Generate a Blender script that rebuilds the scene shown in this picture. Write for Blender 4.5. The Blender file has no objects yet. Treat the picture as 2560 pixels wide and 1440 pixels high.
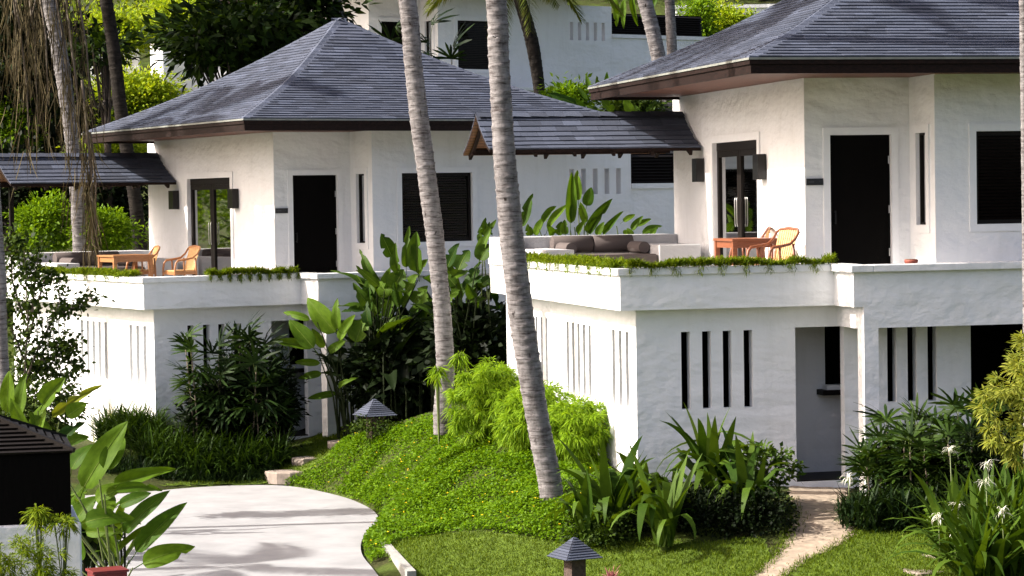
import bpy, math, random
import numpy as np
from mathutils import Vector, Matrix
random.seed(7)
rng = np.random.default_rng(7)
scene = bpy.context.scene
col = scene.collection

# ------------------------------------------------------------------ camera, sky, sun, exposure
PITCH, ROLL, FPX, EYE = 0.0343, 0.0157, 6223.8, np.array([0.0, 0.0, 5.0])
fw = np.array([0, math.cos(PITCH), -math.sin(PITCH)]); r_ = np.array([1.0, 0, 0]); u_ = np.cross(r_, fw)
CR = math.cos(ROLL) * r_ - math.sin(ROLL) * u_
CU = math.sin(ROLL) * r_ + math.cos(ROLL) * u_
cam_d = bpy.data.cameras.new('camera'); cam = bpy.data.objects.new('camera', cam_d); col.objects.link(cam)
cam_d.sensor_width = 36.0; cam_d.lens = FPX / 2560 * 36; cam_d.clip_start = 0.5; cam_d.clip_end = 2000
cam.matrix_world = Matrix(((CR[0], CU[0], -fw[0], EYE[0]), (CR[1], CU[1], -fw[1], EYE[1]), (CR[2], CU[2], -fw[2], EYE[2]), (0, 0, 0, 1)))
scene.camera = cam

SUN_EL, SUN_AZ = math.radians(39), math.radians(6)          # the sun stands to the left, a little towards the camera
to_sun = Vector((-math.cos(SUN_AZ) * math.cos(SUN_EL), -math.sin(SUN_AZ) * math.cos(SUN_EL), math.sin(SUN_EL)))
world = bpy.data.worlds.new('World'); scene.world = world; world.use_nodes = True
wn = world.node_tree.nodes; wl = world.node_tree.links
sky = wn.new('ShaderNodeTexSky'); sky.sky_type = 'NISHITA'; sky.sun_disc = False
sky.air_density = 0.55; sky.dust_density = 4.0; sky.ozone_density = 0.0; sky.sun_elevation = SUN_EL; sky.sun_rotation = math.atan2(to_sun.x, to_sun.y)
tint = wn.new('ShaderNodeMix'); tint.data_type = 'RGBA'; tint.blend_type = 'MULTIPLY'; tint.inputs['Factor'].default_value = 1; tint.inputs['B'].default_value = (1.12, 1.03, 0.95, 1)   # hazy, milky air
wl.new(sky.outputs[0], tint.inputs['A']); wl.new(tint.outputs['Result'], wn['Background'].inputs[0]); wn['Background'].inputs[1].default_value = 0.15
sun_d = bpy.data.lights.new('sun', 'SUN'); sun_d.energy = 4.6; sun_d.angle = math.radians(0.55); sun_d.color = (1.0, 0.95, 0.87)
sun = bpy.data.objects.new('sun', sun_d); col.objects.link(sun)
sun.rotation_euler = to_sun.to_track_quat('Z', 'Y').to_euler(); sun.location = to_sun * 60
scene.view_settings.view_transform = 'Standard'; scene.view_settings.look = 'None'
scene.view_settings.exposure = 1.15; scene.view_settings.gamma = 1.0; scene.view_settings.use_curve_mapping = False
scene.cycles.max_bounces = 6; scene.cycles.diffuse_bounces = 3; scene.cycles.glossy_bounces = 2
scene.cycles.transmission_bounces = 4; scene.cycles.transparent_max_bounces = 6

# ------------------------------------------------------------------ where a sight line of the photograph meets a given depth
def ray(px, py):
    d = fw + CR * (px - 1280) / FPX + CU * (720 - py) / FPX
    return d / d[1]
def P(px, py, Y):
    return EYE + ray(px, py) * Y
def PV(px, py, Y):
    return Vector(P(px, py, Y))

# ------------------------------------------------------------------ materials
def mat(name):
    m = bpy.data.materials.new(name); m.use_nodes = True
    nt = m.node_tree; b = nt.nodes['Principled BSDF']
    return m, nt, b
def N(nt, t, **kw):
    n = nt.nodes.new(t)
    for k, v in kw.items(): setattr(n, k, v)
    return n
def ramp(nt, fac, stops):
    n = N(nt, 'ShaderNodeValToRGB'); e = n.color_ramp.elements
    while len(e) < len(stops): e.new(0.5)
    for i, (p, c) in enumerate(stops): e[i].position = p; e[i].color = (*c, 1)
    nt.links.new(fac, n.inputs[0]); return n.outputs[0]
def noise(nt, scale, detail=4, rough=0.55, coord='Object', stretch=None):
    tc = N(nt, 'ShaderNodeTexCoord'); src = tc.outputs[coord]
    if stretch:
        mp = N(nt, 'ShaderNodeMapping'); mp.inputs['Scale'].default_value = stretch
        nt.links.new(src, mp.inputs[0]); src = mp.outputs[0]
    n = N(nt, 'ShaderNodeTexNoise'); n.inputs['Scale'].default_value = scale
    n.inputs['Detail'].default_value = detail; n.inputs['Roughness'].default_value = rough
    nt.links.new(src, n.inputs['Vector']); return n.outputs[0]
def bump(nt, b, h, strength=0.3, dist=0.02, prev=None):
    n = N(nt, 'ShaderNodeBump'); n.inputs['Strength'].default_value = strength; n.inputs['Distance'].default_value = dist
    nt.links.new(h, n.inputs['Height'])
    if prev is not None: nt.links.new(prev, n.inputs['Normal'])
    nt.links.new(n.outputs[0], b.inputs['Normal']); return n.outputs[0]
def simple(name, c, rough=0.6, var=0.15, scale=6, metallic=0.0, bstr=0.15, stretch=None, spec=0.5):
    m, nt, b = mat(name)
    f = noise(nt, scale, 5, 0.6, stretch=stretch)
    lo = tuple(x * (1 - var) for x in c); hi = tuple(min(1, x * (1 + var)) for x in c)
    nt.links.new(ramp(nt, f, [(0.3, lo), (0.7, hi)]), b.inputs['Base Color'])
    b.inputs['Roughness'].default_value = rough; b.inputs['Metallic'].default_value = metallic
    b.inputs['Specular IOR Level'].default_value = spec
    if bstr: bump(nt, b, f, bstr, 0.01)
    return m
def stucco(name, c, grime=0.1):
    m, nt, b = mat(name)
    f1 = noise(nt, 1.3, 3, 0.5, stretch=(1, 1, 1.6)); f2 = noise(nt, 5.5, 5, 0.62, stretch=(1, 1, 1.5)); f3 = noise(nt, 45, 3, 0.6)
    st = noise(nt, 2.6, 5, 0.65, stretch=(1.6, 1.6, 0.25))
    mx = N(nt, 'ShaderNodeMix', data_type='RGBA'); mx.inputs['A'].default_value = (*c, 1)
    mx.inputs['B'].default_value = (c[0] * 0.72, c[1] * 0.72, c[2] * 0.68, 1)
    k = N(nt, 'ShaderNodeMapRange'); k.inputs['From Min'].default_value = 0.5; k.inputs['From Max'].default_value = 0.85; k.inputs['To Max'].default_value = grime * 4
    nt.links.new(st, k.inputs[0]); nt.links.new(k.outputs[0], mx.inputs['Factor'])
    nt.links.new(mx.outputs['Result'], b.inputs['Base Color'])
    b.inputs['Roughness'].default_value = 0.75; b.inputs['Specular IOR Level'].default_value = 0.25
    p = bump(nt, b, f1, 0.5, 0.16); p = bump(nt, b, f2, 0.36, 0.05, p); bump(nt, b, f3, 0.25, 0.005, p)
    return m
def leafm(name, c1, c2, trans=0.35, rough=0.55, spec=0.09, tint=(1.5, 1.35, 0.35)):
    m, nt, b = mat(name)
    g = N(nt, 'ShaderNodeNewGeometry'); oi = N(nt, 'ShaderNodeObjectInfo')
    ad = N(nt, 'ShaderNodeMath', operation='ADD'); fr = N(nt, 'ShaderNodeMath', operation='FRACT')
    nt.links.new(g.outputs['Random Per Island'], ad.inputs[0]); nt.links.new(oi.outputs['Random'], ad.inputs[1]); nt.links.new(ad.outputs[0], fr.inputs[0])
    cc = ramp(nt, fr.outputs[0], [(0.0, c1), (1.0, c2)])
    f = noise(nt, 9, 4, 0.6)
    mx = N(nt, 'ShaderNodeMix', data_type='RGBA', blend_type='MULTIPLY'); mx.inputs['Factor'].default_value = 1
    nt.links.new(cc, mx.inputs['A']); nt.links.new(ramp(nt, f, [(0.3, (0.75, 0.78, 0.7)), (0.7, (1.2, 1.15, 1.1))]), mx.inputs['B'])
    nt.links.new(mx.outputs['Result'], b.inputs['Base Color'])
    b.inputs['Roughness'].default_value = rough; b.inputs['Specular IOR Level'].default_value = spec
    tr = N(nt, 'ShaderNodeBsdfTranslucent')
    m2 = N(nt, 'ShaderNodeMix', data_type='RGBA', blend_type='MULTIPLY'); m2.inputs['Factor'].default_value = 1
    nt.links.new(mx.outputs['Result'], m2.inputs['A']); m2.inputs['B'].default_value = (*tint, 1); nt.links.new(m2.outputs['Result'], tr.inputs[0])
    ms = N(nt, 'ShaderNodeMixShader'); ms.inputs[0].default_value = trans
    nt.links.new(b.outputs[0], ms.inputs[1]); nt.links.new(tr.outputs[0], ms.inputs[2])
    nt.links.new(ms.outputs[0], nt.nodes['Material Output'].inputs[0])
    return m
def glassm(name, tint=(0.02, 0.022, 0.022), rough=0.03):
    m, nt, b = mat(name); b.inputs['Base Color'].default_value = (*tint, 1); b.inputs['Roughness'].default_value = rough
    gl = N(nt, 'ShaderNodeBsdfGlossy'); gl.inputs['Roughness'].default_value = rough; gl.inputs[0].default_value = (0.6, 0.6, 0.6, 1)
    tp = N(nt, 'ShaderNodeBsdfTransparent'); tp.inputs[0].default_value = (0.58, 0.61, 0.60, 1)
    fn = N(nt, 'ShaderNodeFresnel'); fn.inputs[0].default_value = 1.25
    ms = N(nt, 'ShaderNodeMixShader'); nt.links.new(fn.outputs[0], ms.inputs[0]); nt.links.new(tp.outputs[0], ms.inputs[1]); nt.links.new(gl.outputs[0], ms.inputs[2])
    nt.links.new(ms.outputs[0], nt.nodes['Material Output'].inputs[0]); return m
def planks(name, c, n=7.0, axis=0, rough=0.6):
    m, nt, b = mat(name)
    tc = N(nt, 'ShaderNodeTexCoord'); w = N(nt, 'ShaderNodeTexWave'); w.wave_type = 'BANDS'; w.bands_direction = 'XYZ'[axis]
    w.inputs['Scale'].default_value = n; w.inputs['Distortion'].default_value = 0.1
    nt.links.new(tc.outputs['Object'], w.inputs[0])
    f = noise(nt, 7, 5, 0.6)
    mx = N(nt, 'ShaderNodeMix', data_type='RGBA', blend_type='MULTIPLY'); mx.inputs['Factor'].default_value = 1
    nt.links.new(ramp(nt, f, [(0.3, tuple(x * .7 for x in c)), (0.7, tuple(x * 1.25 for x in c))]), mx.inputs['A'])
    nt.links.new(ramp(nt, w.outputs[0], [(0.0, (0.25, 0.25, 0.25)), (0.25, (1, 1, 1))]), mx.inputs['B'])
    nt.links.new(mx.outputs['Result'], b.inputs['Base Color']); b.inputs['Roughness'].default_value = rough
    bump(nt, b, w.outputs[0], 0.5, 0.01); return m

M = {}
M['white'] = stucco('white_stucco', (0.80, 0.81, 0.82), 0.10)
M['cap'] = stucco('white_cap_plaster', (0.76, 0.77, 0.78), 0.18)
M['bench'] = stucco('grey_bench_plaster', (0.46, 0.46, 0.47), 0.08)
M['floor'] = simple('terrace_floor_stone', (0.55, 0.54, 0.52), 0.7, 0.15, 3)
M['trim'] = simple('white_trim_paint', (0.80, 0.81, 0.82), 0.55, 0.03, 8)
M['dark'] = simple('interior_shade_and_screen_black', (0.003, 0.003, 0.003), 0.95, 0.2, 3, spec=0.03)  # near-black colour stands for the darkness of unlit rooms; also the black screen
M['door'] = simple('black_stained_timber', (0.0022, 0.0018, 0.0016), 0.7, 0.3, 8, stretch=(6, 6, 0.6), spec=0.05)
M['frame'] = simple('dark_timber_frame', (0.008, 0.006, 0.005), 0.55, 0.3, 10, stretch=(6, 6, .6), spec=0.15)
M['blind'] = simple('brown_blind_slat', (0.026, 0.011, 0.007), 0.6, 0.3, 12, spec=0.1)
M['steel'] = simple('brushed_steel', (0.6, 0.6, 0.6), 0.3, 0.1, 20, 1.0)
M['fascia'] = simple('weathered_fascia_timber', (0.012, 0.0055, 0.0042), 0.65, 0.7, 5, stretch=(3, 3, 6), spec=0.15)
M['soffit'] = planks('soffit_boards', (0.13, 0.05, 0.03), 5.5, 1)
M['drip'] = simple('grey_drip_edge', (0.20, 0.21, 0.19), 0.5, 0.2, 6)
M['under'] = simple('roof_deck_felt', (0.02, 0.02, 0.022), 0.9, 0.2, 4)
def shingle(i, k):
    m, nt, b = mat('slate_shingle_%d' % i)
    f = noise(nt, 60, 3, 0.7, coord='Object'); f2 = noise(nt, 0.9, 3, 0.6, coord='Object')
    c = (0.064 * k, 0.075 * k, 0.108 * k)
    mx = N(nt, 'ShaderNodeMix', data_type='RGBA', blend_type='MULTIPLY'); mx.inputs['Factor'].default_value = 1
    nt.links.new(ramp(nt, f, [(0.3, tuple(x * .72 for x in c)), (0.7, tuple(x * 1.3 for x in c))]), mx.inputs['A'])
    nt.links.new(ramp(nt, f2, [(0.35, (0.82, 0.84, 0.86)), (0.65, (1.12, 1.1, 1.08))]), mx.inputs['B'])
    nt.links.new(mx.outputs['Result'], b.inputs['Base Color']); b.inputs['Roughness'].default_value = 0.8; b.inputs['Specular IOR Level'].default_value = 0.25
    bump(nt, b, f, 0.25, 0.004); return m
SH = [shingle(i, k) for i, k in enumerate((0.68, 0.88, 1.0, 1.28))]
M['teak'] = simple('oiled_teak', (0.34, 0.15, 0.055), 0.45, 0.25, 9, stretch=(1, 6, 6))
M['teak_dark'] = simple('reddish_teak', (0.19, 0.062, 0.026), 0.45, 0.25, 9, stretch=(1, 6, 6))
M['rattan'] = simple('woven_rattan', (0.52, 0.30, 0.12), 0.6, 0.35, 60, bstr=0.4)
M['cushion'] = simple('taupe_cushion_fabric', (0.105, 0.088, 0.084), 0.85, 0.08, 80, bstr=0.1, spec=0.1)
M['piping'] = simple('dark_cushion_piping', (0.05, 0.04, 0.037), 0.85, 0.1, 30)
M['lampm'] = simple('bronze_lamp_metal', (0.015, 0.014, 0.014), 0.35, 0.2, 20, 0.6)
M['sign'] = simple('black_sign_plate', (0.008, 0.008, 0.01), 0.4, 0.1, 10)
M['signmark'] = simple('faint_sign_lettering', (0.05, 0.05, 0.055), 0.5, 0.1, 10)
M['redpot'] = simple('red_clay', (0.22, 0.05, 0.03), 0.7, 0.2, 10)
M['redbox'] = simple('red_painted_timber', (0.13, 0.010, 0.010), 0.45, 0.25, 8)
M['concrete'] = simple('pale_driveway_concrete', (0.270, 0.272, 0.280), 0.8, 0.16, 1.6, bstr=0.15)
M['stone'] = simple('sandstone_step', (0.26, 0.215, 0.18), 0.9, 0.25, 9, bstr=0.5)
M['sand'] = simple('sandy_earth', (0.27, 0.215, 0.16), 0.95, 0.28, 7, bstr=0.6)
M['kerb'] = stucco('weathered_kerb', (0.30, 0.30, 0.285), 0.3)
M['postclad'] = simple('rough_brown_lamp_post', (0.065, 0.042, 0.034), 0.9, 0.5, 25, bstr=0.6)
M['bark'] = simple('dark_bark', (0.035, 0.026, 0.02), 0.9, 0.4, 14, stretch=(3, 3, .7), bstr=0.6)
M['twig'] = simple('grey_brown_twig', (0.11, 0.085, 0.06), 0.85, 0.3, 14, stretch=(3, 3, .7))
M['shade_stem'] = simple('shaded_stem', (0.012, 0.018, 0.005), 0.6, 0.3, 8, spec=0.1)  # copy of the stem with shade put into its colour
M['stem'] = simple('green_stem', (0.07, 0.10, 0.015), 0.5, 0.3, 8, stretch=(3, 3, .7))
def palmbark(name, base, lo):
    m, nt, b = mat(name)
    f = noise(nt, 3.2, 6, 0.7, stretch=(2.5, 2.5, 1.0)); s = noise(nt, 6, 6, 0.7, stretch=(.8, .8, 5.5)); bl = noise(nt, 5, 2, 0.5, stretch=(2, 2, 1.1))
    mx = N(nt, 'ShaderNodeMix', data_type='RGBA', blend_type='MULTIPLY'); mx.inputs['Factor'].default_value = 1
    nt.links.new(ramp(nt, f, [(0.3, lo), (0.62, base)]), mx.inputs['A'])
    nt.links.new(ramp(nt, s, [(0.34, (0.22, 0.19, 0.18)), (0.50, (0.78, 0.77, 0.76)), (0.75, (1.1, 1.1, 1.1))]), mx.inputs['B'])
    m2 = N(nt, 'ShaderNodeMix', data_type='RGBA', blend_type='MULTIPLY'); m2.inputs['Factor'].default_value = 1
    nt.links.new(mx.outputs['Result'], m2.inputs['A']); nt.links.new(ramp(nt, bl, [(0.22, (0.1, 0.08, 0.07)), (0.3, (1, 1, 1))]), m2.inputs['B'])
    nt.links.new(m2.outputs['Result'], b.inputs['Base Color']); b.inputs['Roughness'].default_value = 0.9; b.inputs['Specular IOR Level'].default_value = 0.15
    p = bump(nt, b, s, 0.6, 0.02); bump(nt, b, f, 0.4, 0.02, p); return m
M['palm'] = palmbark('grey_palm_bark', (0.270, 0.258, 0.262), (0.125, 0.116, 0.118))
M['palm2'] = palmbark('shaded_palm_bark', (0.032, 0.027, 0.023), (0.012, 0.010, 0.009))  # bark copy whose colour is darkened to read as a shaded silhouette
L = {}
L['helic'] = leafm('heliconia_leaf', (0.036, 0.085, 0.006), (0.095, 0.170, 0.010), 0.34)
L['banana'] = leafm('banana_leaf', (0.014, 0.040, 0.006), (0.070, 0.130, 0.010), 0.28)
L['lily'] = leafm('crinum_leaf', (0.024, 0.058, 0.006), (0.075, 0.130, 0.014), 0.26)
L['rhapis'] = leafm('fan_palm_leaf', (0.004, 0.012, 0.004), (0.020, 0.042, 0.009), 0.15)
L['rhapis2'] = leafm('bright_fan_palm_leaf', (0.009, 0.024, 0.005), (0.040, 0.078, 0.010), 0.2)
L['mondo'] = leafm('grassy_leaf', (0.006, 0.018, 0.003), (0.042, 0.085, 0.008), 0.18)
L['ground'] = leafm('ground_cover_leaf', (0.050, 0.118, 0.002), (0.125, 0.230, 0.003), 0.30)
L['grass'] = leafm('lawn_grass', (0.055, 0.098, 0.004), (0.110, 0.160, 0.010), 0.25)
L['feather'] = leafm('feathery_leaf', (0.105, 0.205, 0.008), (0.235, 0.370, 0.018), 0.36)
L['bamboo'] = leafm('yellowish_bamboo_leaf', (0.120, 0.165, 0.020), (0.300, 0.320, 0.060), 0.32)
L['bush'] = leafm('sunny_bush_leaf', (0.150, 0.250, 0.012), (0.320, 0.400, 0.030), 0.40)
L['hedge'] = leafm('hedge_leaf', (0.060, 0.130, 0.005), (0.165, 0.280, 0.012), 0.34)
L['almond'] = leafm('large_shaded_leaf', (0.004, 0.010, 0.003), (0.030, 0.060, 0.008), 0.2)  # colour carries the shade of a silhouetted crown
L['shrub'] = leafm('shrub_leaf', (0.010, 0.024, 0.005), (0.050, 0.085, 0.010), 0.24)
L['shade_foliage'] = leafm('deep_shade_leaf', (0.0025, 0.006, 0.002), (0.009, 0.018, 0.004), 0.1)  # near black: the shade under and between foliage is put into this colour
L['dry'] = leafm('dry_palm_frond', (0.030, 0.024, 0.014), (0.170, 0.140, 0.080), 0.15, 0.8, 0.1, (1.1, 1.0, .8))
L['frond'] = leafm('coconut_frond', (0.060, 0.095, 0.014), (0.150, 0.170, 0.025), 0.3)
L['trail'] = leafm('trailing_fern', (0.060, 0.115, 0.004), (0.190, 0.250, 0.008), 0.3)
L['white'] = leafm('white_petal', (0.72, 0.72, 0.66), (0.85, 0.85, 0.80), 0.3, tint=(1, 1, .9))
L['yellow'] = leafm('yellow_petal', (0.60, 0.42, 0.01), (0.75, 0.55, 0.02), 0.2, tint=(1, 1, .5))
L['pink'] = leafm('pink_bract', (0.30, 0.10, 0.12), (0.55, 0.25, 0.27), 0.25, tint=(1, .9, .9))
L['wisp'] = leafm('pale_wispy_stalk', (0.26, 0.30, 0.12), (0.42, 0.44, 0.22), 0.3)

# ------------------------------------------------------------------ helpers for objects
def obj(name, me, parent=None):
    o = bpy.data.objects.new(name, me); col.objects.link(o); o.parent = parent; return o
def tag(o, label=None, cat=None, group=None, kind=None):
    if label: o['label'] = label
    if cat: o['category'] = cat
    if group: o['group'] = group
    if kind: o['kind'] = kind
    return o
def thing(name, label, cat, loc=(0, 0, 0), rz=0.0, group=None):
    o = obj(name, None); o.location = loc; o.rotation_euler = (0, 0, rz); o.empty_display_size = 0.2
    return tag(o, label, cat, group)
def children(o):
    return [c for c in KIDS.get(o.name, [])]
KIDS = {}
def kid(o, parent):
    KIDS.setdefault(parent.name, []).append(o); return o

class MB:
    """collects boxes, quads and tubes; build() links them as one mesh object"""
    def __init__(s, off=(0, 0, 0)): s.v = []; s.f = []; s.m = []; s.sm = []; s.off = Vector(off)
    def quad(s, pts, mi=0):
        n = len(s.v); s.v += [Vector(p) + s.off for p in pts]; s.f.append(tuple(range(n, n + len(pts)))); s.m.append(mi); s.sm.append(False)
    def box(s, x0, x1, y0, y1, z0, z1, mi=0):
        n = len(s.v)
        s.v += [Vector((x, y, z)) + s.off for z in (z0, z1) for x, y in ((x0, y0), (x1, y0), (x1, y1), (x0, y1))]
        for f in ((0, 3, 2, 1), (4, 5, 6, 7), (0, 1, 5, 4), (1, 2, 6, 5), (2, 3, 7, 6), (3, 0, 4, 7)):
            s.f.append(tuple(n + i for i in f)); s.m.append(mi); s.sm.append(False)
    def hexa(s, pts, mi=0):                   # 8 points: bottom ring, top ring
        n = len(s.v); s.v += [Vector(p) + s.off for p in pts]
        for f in ((0, 3, 2, 1), (4, 5, 6, 7), (0, 1, 5, 4), (1, 2, 6, 5), (2, 3, 7, 6), (3, 0, 4, 7)):
            s.f.append(tuple(n + i for i in f)); s.m.append(mi); s.sm.append(False)
    def bar(s, a, b, w, h=None, up=(0, 0, 1), mi=0):      # a square bar from a to b
        a, b = Vector(a), Vector(b); h = h or w; d = (b - a).normalized(); up = Vector(up)
        x = d.cross(up)
        if x.length < 1e-4: x = d.cross(Vector((0, 1, 0)))
        x.normalize(); y = x.cross(d).normalized()
        x *= w / 2; y *= h / 2
        s.hexa([a - x - y, a + x - y, a + x + y, a - x + y, b - x - y, b + x - y, b + x + y, b - x + y], mi)
    def tube(s, pts, rad, seg=8, mi=0, caps=True, rough=0.0):
        pts = [Vector(p) for p in pts]; n0 = len(s.v); k = len(pts)
        if not hasattr(rad, '__len__'): rad = [rad] * k
        ref = Vector((1, 0, 0)) if abs((pts[-1] - pts[0]).normalized().x) < 0.9 else Vector((0, 1, 0))
        for i, p in enumerate(pts):
            d = (pts[min(i + 1, k - 1)] - pts[max(i - 1, 0)]).normalized()
            x = d.cross(ref).normalized(); y = d.cross(x)
            for j in range(seg):
                a = 2 * math.pi * j / seg; r = rad[i] * (1 + (random.uniform(-rough, rough) if rough else 0))
                s.v.append(p + x * (math.cos(a) * r) + y * (math.sin(a) * r) + s.off)
        for i in range(k - 1):
            for j in range(seg):
                a, b = n0 + i * seg + j, n0 + i * seg + (j + 1) % seg
                s.f.append((a, b, b + seg, a + seg)); s.m.append(mi); s.sm.append(True)
        if caps:
            s.f.append(tuple(n0 + j for j in range(seg))[::-1]); s.m.append(mi); s.sm.append(False)
            s.f.append(tuple(n0 + (k - 1) * seg + j for j in range(seg))); s.m.append(mi); s.sm.append(False)
    def mesh(s, name, mats):
        me = bpy.data.meshes.new(name); me.from_pydata(s.v, [], s.f)
        for m in (mats if isinstance(mats, (list, tuple)) else [mats]): me.materials.append(m)
        me.polygons.foreach_set('material_index', s.m); me.polygons.foreach_set('use_smooth', s.sm)
        me.validate(); me.update(); return me
    def build(s, name, mats, parent=None):
        o = obj(name, s.mesh(name, mats), parent)
        if parent is not None: kid(o, parent)
        return o
def bevel(o, w=0.01, seg=2):
    m = o.modifiers.new('bevel', 'BEVEL'); m.width = w; m.segments = seg; m.limit_method = 'ANGLE'; return o
def copy_tree(o, parent=None, skip=()):
    c = o.copy(); col.objects.link(c); c.parent = parent
    if parent is not None: kid(c, parent)
    for ch in children(o):
        if ch.name.split('.')[0] not in skip: copy_tree(ch, c, skip)
    return c
def np_mesh(name, V, mats, parent=None, k=4, smooth=False, midx=None):
    """V: (n,k,3) array of separate k-gons"""
    V = np.asarray(V, dtype=np.float32); n = V.shape[0]
    me = bpy.data.meshes.new(name)
    me.vertices.add(n * k); me.vertices.foreach_set('co', V.reshape(-1))
    me.loops.add(n * k); me.loops.foreach_set('vertex_index', np.arange(n * k, dtype=np.int32))
    me.polygons.add(n); me.polygons.foreach_set('loop_start', np.arange(0, n * k, k, dtype=np.int32))
    for m in (mats if isinstance(mats, (list, tuple)) else [mats]): me.materials.append(m)
    if midx is not None: me.polygons.foreach_set('material_index', np.asarray(midx, dtype=np.int32))
    me.update(calc_edges=True)
    o = obj(name, me, parent)
    if parent is not None: kid(o, parent)
    return o
def ribbons_mesh(name, C, W, Nrm, mats, parent=None, link=True):
    """C: (n,s,3) centre lines, W: (n,s) half widths, Nrm: (n,s,3) side vectors; one island for each ribbon"""
    n, s = C.shape[:2]
    V = np.empty((n, s, 2, 3), dtype=np.float32)
    V[:, :, 0] = C - Nrm * W[..., None]; V[:, :, 1] = C + Nrm * W[..., None]
    base = (np.arange(n) * s * 2)[:, None, None]; i = (np.arange(s - 1) * 2)[None, :, None]
    F = base + i + np.array([0, 1, 3, 2])[None, None, :]
    F = F.reshape(-1, 4).astype(np.int32)
    me = bpy.data.meshes.new(name); me.vertices.add(n * s * 2); me.vertices.foreach_set('co', V.reshape(-1))
    me.loops.add(F.size); me.loops.foreach_set('vertex_index', F.reshape(-1)); me.polygons.add(len(F))
    me.polygons.foreach_set('loop_start', np.arange(0, F.size, 4, dtype=np.int32))
    me.polygons.foreach_set('use_smooth', np.ones(len(F), dtype=bool))
    for m in (mats if isinstance(mats, (list, tuple)) else [mats]): me.materials.append(m)
    me.update(calc_edges=True)
    if not link: return me
    o = obj(name, me, parent)
    if parent is not None: kid(o, parent)
    return o
def unit(a): return a / np.maximum(np.linalg.norm(a, axis=-1, keepdims=True), 1e-9)
def rand_dirs(n, up=0.0):
    d = rng.normal(size=(n, 3)); d[:, 2] += up; return unit(d)
def leaf_quads(pos, d, nrm, Lh, Wd, bend=0.15):
    """one kite-shaped quad for each leaf"""
    d = unit(d); side = unit(np.cross(d, nrm)); up = np.cross(side, d)
    Lh = np.broadcast_to(Lh, (len(pos),))[:, None]; Wd = np.broadcast_to(Wd, (len(pos),))[:, None]
    V = np.empty((len(pos), 4, 3)); V[:, 0] = pos
    mid = pos + d * Lh * 0.45 + up * Lh * bend * 0.5
    V[:, 1] = mid + side * Wd / 2; V[:, 3] = mid - side * Wd / 2
    V[:, 2] = pos + d * Lh - up * Lh * bend * 0.3
    return V

# ------------------------------------------------------------------ ground height
CTRL = []
def cp(px, py, Y): CTRL.append(P(px, py, Y))
def cw(x, y, z): CTRL.append(np.array([x, y, z], float))
cp(1592, 1205, 36); cp(2050, 1210, 37.5); cp(2320, 1230, 36); cp(2550, 1260, 36); cp(1900, 1440, 31.5); cp(2250, 1440, 31); cp(2560, 1440, 30.5)
cp(1430, 1490, 32); cp(1200, 1440, 33.2); cp(1000, 1440, 33.4); cp(985, 1360, 35.8); cp(1400, 1345, 34); cp(1700, 1400, 32.6); cp(1110, 1040, 41.2)
cp(935, 1082, 44); cp(1375, 1245, 35.3); cp(820, 1150, 44.6); cp(740, 1206, 44.2); cp(1250, 1150, 38.3); cp(1150, 1300, 36.6); cp(960, 1240, 40.6); cp(1265, 1010, 43.5); cp(1450, 1110, 39)
cp(1010, 1180, 41.2); cp(880, 1200, 42.4)
cp(760, 1085, 49.5); cp(388, 1095, 47.2); cp(500, 1200, 44.9); cp(250, 1110, 50); cp(1000, 1050, 47); cp(1180, 990, 47)
for x, y, z in ((-7, 41, -.05), (-4.5, 41, -.05), (-3.2, 39, -.05), (-6, 36, -.05), (-3, 36, -.1), (-2.6, 33.4, -.15), (-8, 33, -.1), (-10, 38, 0), (-12, 44, .5), (-6, 29, -.2), (-2, 29, -.25), (3, 29, 0), (8, 29, .1), (0, 20, -.4), (-12, 20, -.4), (12, 20, -.2), (14, 34, .9),
                (-14, 52, .8), (-10.6, 51.5, .6), (-12.5, 56, 1.6), (-8, 58, 2.6), (-3, 52, 1.6), (2, 50, 2.0), (6, 50, 2.2), (12, 46, 1.4), (14, 56, 3.2), (-18, 60, 3.2), (-4, 62, 3.8), (5, 60, 3.8), (-10, 66, 4.6), (0, 67, 5.0), (9, 68, 5.4), (20, 66, 5.4),
                (-20, 74, 6.4), (-8, 76, 6.6), (4, 78, 7.2), (16, 80, 8.2), (-30, 60, 3), (-30, 40, 1), (30, 40, 1.4), (30, 60, 4), (-30, 90, 10), (-10, 92, 11), (8, 94, 11.5), (30, 92, 11.5), (-45, 120, 20), (-15, 120, 20), (15, 120, 20.5), (45, 120, 21), (-60, 150, 32), (0, 150, 33), (60, 150, 34), (-60, 80, 7), (60, 80, 8), (-60, 30, 0), (60, 30, 1), (-60, 0, -.5), (60, 0, -.5), (0, 5, -.5)):
    cw(x, y, z)
CT = np.array(CTRL)
def _phi(d): return np.where(d > 1e-9, d * d * np.log(np.maximum(d, 1e-9)), 0)
_n = len(CT); _D = np.linalg.norm(CT[:, None, :2] - CT[None, :, :2], axis=2)
_A = np.zeros((_n + 3, _n + 3)); _A[:_n, :_n] = _phi(_D) + np.eye(_n) * 0.6; _A[:_n, _n] = 1; _A[:_n, _n + 1:] = CT[:, :2]; _A[_n:, :_n] = _A[:_n, _n:].T
_W = np.linalg.solve(_A, np.concatenate([CT[:, 2], [0, 0, 0]]))
def gz0(x, y):
    x = np.asarray(x, float); y = np.asarray(y, float); sh = x.shape
    p = np.stack([x.ravel(), y.ravel()], 1); out = np.empty(len(p))
    for i in range(0, len(p), 20000):
        q = p[i:i + 20000]; d = np.linalg.norm(q[:, None] - CT[None, :, :2], axis=2)
        out[i:i + 20000] = _phi(d) @ _W[:_n] + _W[_n] + q @ _W[_n + 1:]
    return out.reshape(sh)
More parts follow.
